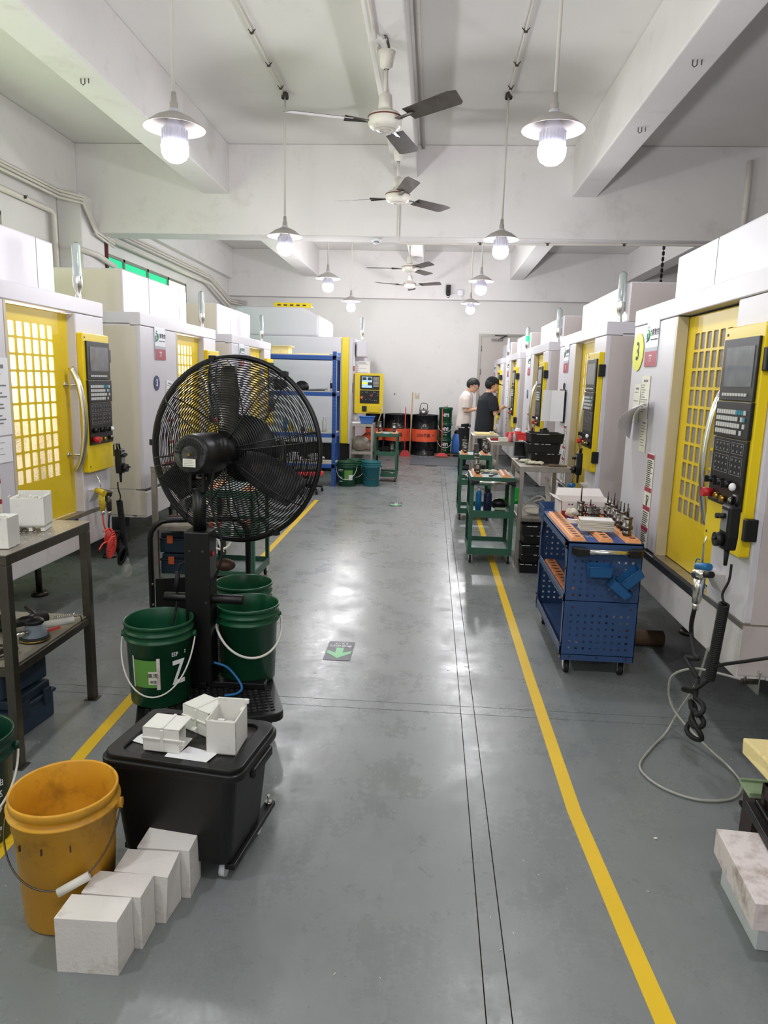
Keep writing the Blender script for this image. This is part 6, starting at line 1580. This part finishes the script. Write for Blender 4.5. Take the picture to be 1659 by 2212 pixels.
# ================================================================= FAR LEFT GROUP
bench('small grey steel table with blue bin beside the far green trolley', -1.29, -.92, 11.2, 11.65, .92, .47, .034, group='steel workbenches')
t = thing('blue_bin', 'small periwinkle blue bin on the far steel table', 'bin', (-1.03, 11.32, .922))
MB().hexa([(-.09, -.06, 0), (.09, -.06, 0), (.09, .06, 0), (-.09, .06, 0)], [(-.12, -.08, .11), (.12, -.08, .11), (.12, .08, .11), (-.12, .08, .11)]).build('shell', 'barrel_blue', t, .006)
MB().tube([(-.122, -.082, .11), (.122, -.082, .11), (.122, .082, .11), (-.122, .082, .11)], .005, 6, closed=True).build('rim', 'barrel_blue', t)
one(MB().obox((0, 0, .01), (.14, .1, .02), .2), 'folded_paper', 'paper', 'folded white paper left of the blue bin', 'paper', (-1.2, 11.32, .922))
one(MB().sphere((0, 0, .12), .15, 18, 12, (1.1, .7, .85)).sphere((.14, 0, .09), .08, 12, 8), 'plastic_sack', 'bag_dirty', 'cloudy plastic sack of scraps on the shelf of the far table', 'bag', (-1.14, 11.38, .475))
one(MB().sphere((0, 0, .16), .17, 18, 12, (1, .7, .95)), 'trash_bag', 'trash_black', 'black trash bag under the far steel table', 'bag', (-1.1, 11.42, 0))
trolley('green tool trolley standing alone left of the aisle end', -.90, 11.28, .37, .45, .77, handle=False, shelves=(.10, .44))
tray('orange holder strip on the far left trolley, left', (-.89, 11.3, .772), .40, .08)
tray('orange holder strip on the far left trolley, right', (-.63, 11.3, .772), .40, .08)
tray('orange holder strip on the middle shelf of the far left trolley', (-.88, 11.3, .445), .38, .08)
for i, (x, y, z, h) in enumerate(((-.83, 11.4, .7945, .16), (-.60, 11.4, .7945, .14), (-.62, 11.36, .445, .16))):
    tool_holder('steel tool holder on the far left trolley, %s' % ['left top', 'right top', 'middle shelf'][i], (x, y, z), h, .028, .05, 'tool holders on the far left trolley')
one(MB().obox((0, 0, .003), (.08, .10, .004), .2), 'white_cloth', 'paper', 'small white cloth between the strips of the far trolley', 'cloth', (-.72, 11.34, .772))
one(MB().sphere((0, 0, .05), .09, 12, 8, (1.2, .8, .6)), 'dark_cloth', 'rubber', 'dark cloth on the middle shelf of the far left trolley', 'cloth', (-.74, 11.5, .446))
one(MB().sphere((0, 0, .02), .07, 12, 8, (1.6, .9, .3)), 'metal_scraps', 'tool_steel', 'metal scraps on the bottom shelf of the far left trolley', 'scraps', (-.7, 11.42, .105))
pa, _ = make_pail('plastic_pail', 'green pail with lime label beside the blue shelving post', 'pail_green', (-1.27, 10.72, 0), 0, r=.15, group='pails at the far left')
wrap_label(pa, .128, .142, 262, 318, .10, .25, 'label_green'); wrap_label(pa, .128, .142, 290, 318, .10, .18, 'paper', 'paper_label', .002)
pail_text(pa, 'HIYI', .045, 238, .25, .147); pail_text(pa, '↑↑', .035, 240, .14, .145); pail_text(pa, '润滑油', .02, 240, .08, .143)
make_pail('plastic_pail', 'green pail standing just behind the lime labelled one', 'pail_green', (-1.16, 11.02, 0), 0, r=.15, group='pails at the far left')
pt, _ = make_pail('plastic_pail', 'teal blue pail in front of the far green trolley', 'pail_teal', (-.90, 10.82, 0), R_(10), r=.15, group='pails at the far left', handle='dark_steel', hr=.003)
wrap_label(pt, .128, .142, 335, 358, .1, .3, 'paper')

# ================================================================= DRUMS AND CLEANING CORNER
def drum(label, x, y):
    t = thing('steel_drum', label, 'drum', (x, y, 0), R_(3), 'oil drums at the end wall')
    r, h = .288, .885
    def seg_(z0, z1): return [(r, z0), (r, z1)]
    MB().lathe([(0, .008), (r - .004, .008), (r - .004, 0), (r + .004, .0), (r + .004, .012), (r, .016), (r, .285), (r + .009, .295), (r, .305)], seg=48).build('lower_band', 'drum_black', t)
    MB().lathe([(r + .001, .305), (r + .001, .575)], seg=48).build('orange_band', 'drum_orange', t)
    MB().lathe([(r, .575), (r + .009, .585), (r, .595), (r, .868), (r + .005, .872), (r + .005, .885), (r - .004, .885), (r - .006, .868), (0, .868)], seg=48).build('upper_band', 'drum_black', t)
    MB().cyl((.17, -.05, .868), (.17, -.05, .882), .035, seg=16).build('bung', 'drum_black', t)
    for s, a, sz in (('ZOSN', 247, .085), ('中森', 277, .095), ('↗ ∴', 312, .08)):
        pail_text(t, s, sz, a, .44, r + .004, 'ink', sx=.62 if s == 'ZOSN' else .8, bold=.001)
    return t
drum('black and orange oil drum at left, mostly behind the far trolley', -1.36, 15.82)
drum('black and orange oil drum in the middle behind the broom', -.756, 15.82)
drum('black and orange oil drum with the steel kettle on its lid', -.150, 15.82)
t = thing('kettle', 'grey steel kettle with arched handle on the right drum', 'kettle', (-.19, 15.72, .886))
MB().lathe([(0, 0), (.085, 0), (.095, .03), (.092, .08), (.06, .12), (0, .125)], seg=28).build('kettle_body', 'kettle', t)
MB().cyl((0, 0, .125), (0, 0, .145), .012).build('lid_knob', 'black_plastic', t)
MB().tube([(-.085, 0, .09), (-.075, 0, .18), (-.045, 0, .245), (.0, 0, .255), (.07, 0, .24), (.085, 0, .20), (.08, 0, .09)], .007, 8).build('arched_handle', 'black_plastic', t)
MB().tube([(.08, 0, .05), (.12, 0, .09)], [.02, .01], 10).build('spout', 'kettle', t)
def hiyi(label, z, i):
    p, _ = make_pail('plastic_pail', label, 'pail_green', (.30, 15.78, z), R_(0), r=.148, rb=.13, h=.36, group='stacked green pails at the end wall', handle='handle_white', drop=.16)
    pail_text(p, 'HIYI', .10, 268, .20, .146, bold=.002, sx=.8); pail_text(p, 'LUBRICANT', .022, 268, .135, .143)
    pail_text(p, '↑ ♺', .04, 268, .08, .14)
hiyi('bottom green HIYI pail in the stack beside the drums', .05, 0); hiyi('middle green HIYI pail in the stack beside the drums', .39, 1)
t = thing('plastic_pail', 'top green HIYI pail with closed lid in the stack', 'bucket', (.30, 15.78, .73), 0, 'stacked green pails at the end wall')
MB().lathe([(0, 0), (.13, 0), (.135, .006), (.145, .27), (.155, .28), (.157, .31), (.15, .33), (0, .33)], seg=40).build('body', 'pail_green', t)
pail_text(t, 'HIYI', .10, 268, .16, .145, bold=.002, sx=.8)
one(MB().sphere((0, 0, .03), .04, 10, 8), 'rag', 'glove', 'small cream rag on top of the pail stack', 'cloth', (.30, 15.78, 1.06))
t = thing('wooden_pallet', 'brown wooden pallet under the pail stack', 'pallet', (.08, 15.55, 0))
for i in range(4): MB().box(0, .75, i * .13, i * .13 + .11, .035, .048).build('plank', 'wood_dark', t, .002)
for i in range(3): MB().box(i * .34, i * .34 + .07, 0, .5, 0, .035).build('bearer', 'wood_dark', t, .002)
t = thing('plastic_barrel', 'blue plastic barrel with black liner beside the pail stack', 'barrel', (.63, 15.8, .049))
MB().lathe([(0, 0), (.15, 0), (.17, .05), (.175, .25), (.16, .36), (.12, .45), (.11, .47), (0, .47)], seg=32).build('barrel_body', 'barrel_blue', t)
MB().lathe([(.118, .42), (.13, .47), (.10, .52), (.06, .50), (0, .49)], seg=20).build('bin_liner', 'trash_black', t)
def stick_tool(name, label, cat, x, y, top, tilt, head, hm, sm, r=.011, hw=.10):
    t = thing(name, label, cat, (x, y, 0))
    MB().cyl((0, 0, .05), (tilt, .25, top), r, seg=10).build('handle', sm, t)
    if head == 'broom':
        MB().hexa([(-.12, -.02, 0), (.13, -.02, 0), (.13, .02, 0), (-.12, .02, 0)], [(-.05, -.015, .13), (.07, -.015, .13), (.07, .015, .13), (-.05, .015, .13)]).build('bristles', hm, t)
    elif head == 'brush':
        MB().hexa([(-.15, -.03, .03), (.15, -.03, .03), (.15, .03, .03), (-.15, .03, .03)], [(-.06, -.015, .10), (.06, -.015, .10), (.06, .015, .10), (-.06, .015, .10)]).build('head', hm, t, .006)
        MB().box(-.15, .15, -.025, .025, 0, .03).build('bristles', 'wood_dark', t)
    return t
stick_tool('broom', 'red broom leaning at the middle drum', 'broom', -.56, 15.30, 1.04, -.02, 'broom', 'broom_red', 'broom_red', hw=.1)
stick_tool('wooden_pole', 'plain wooden pole leaning between the two right drums', 'pole', -.455, 15.36, 1.36, .02, None, None, 'wood', r=.014)
stick_tool('floor_brush', 'red floor brush with red handle leaning at the pail stack', 'brush', .24, 15.26, 1.03, -.02, 'brush', 'broom_red', 'broom_red')
one(MB().prism(rrect(-.4, 1.05, 13.72, 15.08, .02), 0, .012), 'floor_mat', 'mat_grey', 'grey rubber floor mat before the drums and pails', 'mat')
one(MB().box(-.1, .1, 0, .06, 0, .015), 'metal_strip', 'tool_steel', 'small metal strip at the near edge of the grey mat', 'strip', (.02, 13.55, 0))
one(MB().prism([(0, 0), (.09, 0), (.10, .02), (.10, .145), (.08, .14), (.05, .08), (.035, .06), (.03, .12), (.0, .145)], -.002, 0, 'y'), 'peeled_notice', 'jamb_paint', 'torn remains of a yellowed notice on the end wall', 'notice', (-.40, 16.199, 1.21))
one(MB().obox((0, 0, 0), (.02, .01, .03), 0), 'wall_hook', 'ink', 'tiny dark hook on the end wall above the drums', 'hook', (-.86, 16.193, 1.31))

# ================================================================= PEOPLE
def loft(sec, seg=20):
    b = MB(); vs = []
    for (x, y, z, rx, ry) in sec:
        for k in range(seg):
            a = 2 * math.pi * k / seg; vs.append((x + rx * math.cos(a), y + ry * math.sin(a), z))
    n = len(sec); fs = [tuple(range(seg - 1, -1, -1)), tuple((n - 1) * seg + k for k in range(seg))]
    for i in range(n - 1):
        for k in range(seg): fs.append((i * seg + k, i * seg + (k + 1) % seg, (i + 1) * seg + (k + 1) % seg, (i + 1) * seg + k))
    b.add(vs, fs, True); return b
def join(a, b): 
    n = len(a.v); a.v += b.v; a.f += [tuple(i + n for i in f) for f in b.f]; a.sm += b.sm; return a
def person(label, loc, rz, shirt, arms, head_pitch, cap=False, glasses=False, scale=1.0, lean=.03, wide=1.0, stripe=True):
    t = thing('person', label, 'person', loc, rz); t.scale = (scale,) * 3
    J = {}
    for s in (-1, 1): J[s] = arms[0 if s < 0 else 1]
    hp = Vector((lean + .02, 0, 1.455))          # base of the neck / head pivot
    Rm = Matrix.Translation(hp) @ Matrix.Rotation(head_pitch, 4, 'Y')
    # head in pivot space, facing +x
    hd = loft([(.03, 0, .015, .045, .045), (.045, 0, .04, .065, .052), (.045, 0, .075, .085, .064), (.03, 0, .115, .098, .073), (.018, 0, .16, .102, .077), (.01, 0, .20, .092, .071), (.005, 0, .225, .06, .05), (.003, 0, .235, .02, .02)], 24)
    hd.tube([(.125, 0, .135), (.143, 0, .108), (.150, 0, .098), (.128, 0, .092)], [.009, .012, .013, .008], 8)      # nose
    hd.sphere((.105, 0, .035), .028, 12, 8, (1, 1.1, .8))                                                             # chin
    hd.tube([(.115, -.022, .066), (.124, 0, .068), (.115, .022, .066)], .007, 8).tube([(.113, -.018, .058), (.121, 0, .057), (.113, .018, .058)], .007, 8)   # lips
    hd.tube([(.100, -.045, .145), (.116, -.025, .152), (.118, 0, .146), (.116, .025, .152), (.100, .045, .145)], .009, 8)  # brow
    for s in (-1, 1): hd.sphere((.0, s * .080, .115), .03, 10, 8, (.6, .32, 1.05))
    hd.v = [tuple(Rm @ Vector(v)) for v in hd.v]
    body = loft([(.0, 0, .86, .10, .15), (.0, 0, .95, .11, .155), (lean * .3, 0, 1.06, .095, .135), (lean * .6, 0, 1.2, .11, .155), (lean, 0, 1.32, .11, .175), (lean, 0, 1.39, .085, .165), (lean, 0, 1.43, .06, .08), (lean + .01, 0, 1.45, .052, .055), (lean + .03, 0, 1.49, .05, .05)])
    join(body, hd)
    for s in (-1, 1):
        sh, el, wr, hn = [Vector(p) for p in J[s]]
        body.tube([sh, (sh + el) / 2, el, (el * .6 + wr * .4), wr], [.052, .045, .038, .036, .026], 12)
        d = (hn - wr).normalized(); side = d.cross(Vector((0, 0, 1))).normalized()
        body.tube([wr, wr + d * .04, wr + d * .085], [.026, .034, .034], 10)
        for q in range(4):
            b0 = wr + d * .08 + side * (q - 1.5) * .019; l = (.062, .072, .068, .052)[q]
            body.tube([b0, b0 + d * l * .5 + Vector((0, 0, -.008)), b0 + d * l * .8 + Vector((0, 0, -.03))], [.0098, .009, .008], 6)
        body.tube([wr + d * .03 - side * s * -.028, wr + d * .065 - side * s * -.05 + Vector((0, 0, .01)), wr + d * .095 - side * s * -.05], [.012, .011, .009], 6)
        body.tube([(0, s * .085, .88), (.01, s * .095, .5), (-.02, s * .10, .1)], [.08, .055, .038], 12)
    bo = body.build('body', 'skin', t); rm = bo.modifiers.new('r', 'REMESH'); rm.mode = 'VOXEL'; rm.voxel_size = .007; rm.use_smooth_shade = True
    for s in (-1, 1):
        e = MB().sphere((.108, s * .032, .125), .013, 10, 8); e.v = [tuple(Rm @ Vector(v)) for v in e.v]; eo = e.build('eye', 'sign_white', t)
        e = MB().sphere((.119, s * .033, .124), .006, 8, 6); e.v = [tuple(Rm @ Vector(v)) for v in e.v]; e.build('iris', 'ink', eo)
    # hair
    h = MB(); seg, rg = 30, 20; r_ = random.Random(3); hv = []
    for i in range(rg + 1):
        th = math.pi * i / rg
        for k in range(seg):
            a = 2 * math.pi * k / seg
            nz = 1 + .02 * math.sin(7 * a) * math.sin(th) + .02 * math.sin(13 * a + i)
            hv.append(Vector((.010 + .116 * nz * math.sin(th) * math.cos(a), .090 * nz * math.sin(th) * math.sin(a), .145 + .112 * nz * math.cos(th))))
    hf = []
    for i in range(rg):
        for k in range(seg):
            f = (i * seg + k, (i + 1) * seg + k, (i + 1) * seg + (k + 1) % seg, i * seg + (k + 1) % seg)
            c = sum((hv[j] for j in f), Vector()) / 4
            if c.z > .178 + .012 * math.sin(c.y * 90) or (c.x < .022 and c.z > .125 + .008 * math.sin(c.x * 120)) or (c.x < -.02 and c.z > .055): hf.append(f)
    h.add([Rm @ v for v in hv], hf, True)
    ho = h.build('hair', 'hair', t); sd = ho.modifiers.new('s', 'SOLIDIFY'); sd.thickness = .006; sd.offset = 1
    if cap:
        c = MB().lathe([(0, .27), (.05, .265), (.09, .24), (.112, .20), (.116, .165), (.112, .165)], seg=28)
        c.v = [(v[0] + .01, v[1] * .84, v[2]) for v in c.v]; c.v = [tuple(Rm @ Vector(v)) for v in c.v]; c.build('cap_crown', 'shirt_black', t)
        c = MB().prism([(.08, -.07), (.15, -.06), (.20, -.03), (.205, 0), (.20, .03), (.15, .06), (.08, .07)], .170, .176); c.v = [tuple(Rm @ Vector(v)) for v in c.v]; c.build('cap_visor', 'shirt_black', t)
    if glasses:
        g = MB()
        for s in (-1, 1): g.ring((.132, s * .034, .122), .022, .0018, 16, 5, 'x').tube([(.132, s * .056, .125), (.06, s * .078, .128), (.0, s * .082, .125)], .0018, 5)
        g.tube([(.132, -.012, .125), (.132, .012, .125)], .0018, 5); g.v = [tuple(Rm @ Vector(v)) for v in g.v]; g.build('glasses', 'dark_steel', t)
    # clothes
    W = wide
    sh_ = loft([(-.015, 0, .80, .135 * W, .185 * W), (-.01, 0, .90, .135 * W, .185 * W), (lean * .3 - .01, 0, 1.04, .128 * W, .175 * W), (lean * .6 - .01, 0, 1.2, .132 * W, .185 * W), (lean - .01, 0, 1.32, .128 * W, .195 * W), (lean, 0, 1.395, .10, .175), (lean, 0, 1.432, .072, .10), (lean + .005, 0, 1.452, .064, .066)], 28)
    for s in (-1, 1):
        a, e, w2, _ = [Vector(p) for p in J[s]]
        sh_.tube([a + Vector((0, -s * .04, .0)), a + (e - a) * .3, a + (e - a) * .72, a + (e - a) * .80], [.085, .075 * W, .072 * W, .070 * W], 16)
    so = sh_.build('shirt', shirt, t); rm = so.modifiers.new('r', 'REMESH'); rm.mode = 'VOXEL'; rm.voxel_size = .011; rm.use_smooth_shade = True
    sm = so.modifiers.new('s', 'SMOOTH'); sm.iterations = 4
    tr = loft([(0, 0, .80, .125, .165), (0, 0, .95, .118, .16)], 24)
    for s in (-1, 1): tr.tube([(0, s * .085, .86), (.005, s * .09, .7), (.015, s * .10, .48), (.0, s * .102, .28), (-.015, s * .105, .09)], [.105, .095, .078, .070, .066], 16)
    to = tr.build('trousers', 'trousers', t); rm = to.modifiers.new('r', 'REMESH'); rm.mode = 'VOXEL'; rm.voxel_size = .012; rm.use_smooth_shade = True
    if stripe:
        wb = MB(); wb.lathe([(1, 0), (1, .018)], seg=28); wb.v = [(v[0] * .142 - .01, v[1] * .19, v[2] + .785) for v in wb.v]; wb.build('shirt_hem', 'white_ink', t)
        text('BREAKTHRU', .022, 'ink', t, (-.05, -.196, .80), (R_(90), 0, 0), bold=.0008)
    for s in (-1, 1):
        sf = MB().tube([(-.075, s * .105, .045), (-.03, s * .105, .055), (.06, s * .108, .045), (.14, s * .112, .035), (.165, s * .112, .03)], [.035, .045, .044, .036, .022], 14)
        sf.v = [(v[0], v[1], max(.0, v[2])) for v in sf.v]; sf.build('shoe', 'ink', t)
    return t
person('man in white t-shirt and glasses looking down at his hands', (.60, 13.3, 0), R_(-8), 'shirt_white',
       [[(.03, -.20, 1.36), (.04, -.235, 1.09), (.22, -.17, 1.13), (.34, -.12, 1.16)], [(.03, .20, 1.36), (.05, .235, 1.10), (.22, .13, 1.14), (.34, .08, 1.17)]], R_(30), glasses=True, scale=1.0)
person('man in black t-shirt and black cap working at a machine', (.90, 12.2, 0), R_(18), 'shirt_black',
       [[(.03, -.21, 1.36), (.07, -.26, 1.10), (.22, -.16, 1.20), (.29, -.10, 1.22)], [(.03, .21, 1.36), (.07, .25, 1.10), (.24, .14, 1.18), (.31, .06, 1.2)]], R_(14), cap=True, scale=1.0, wide=1.12, stripe=False)
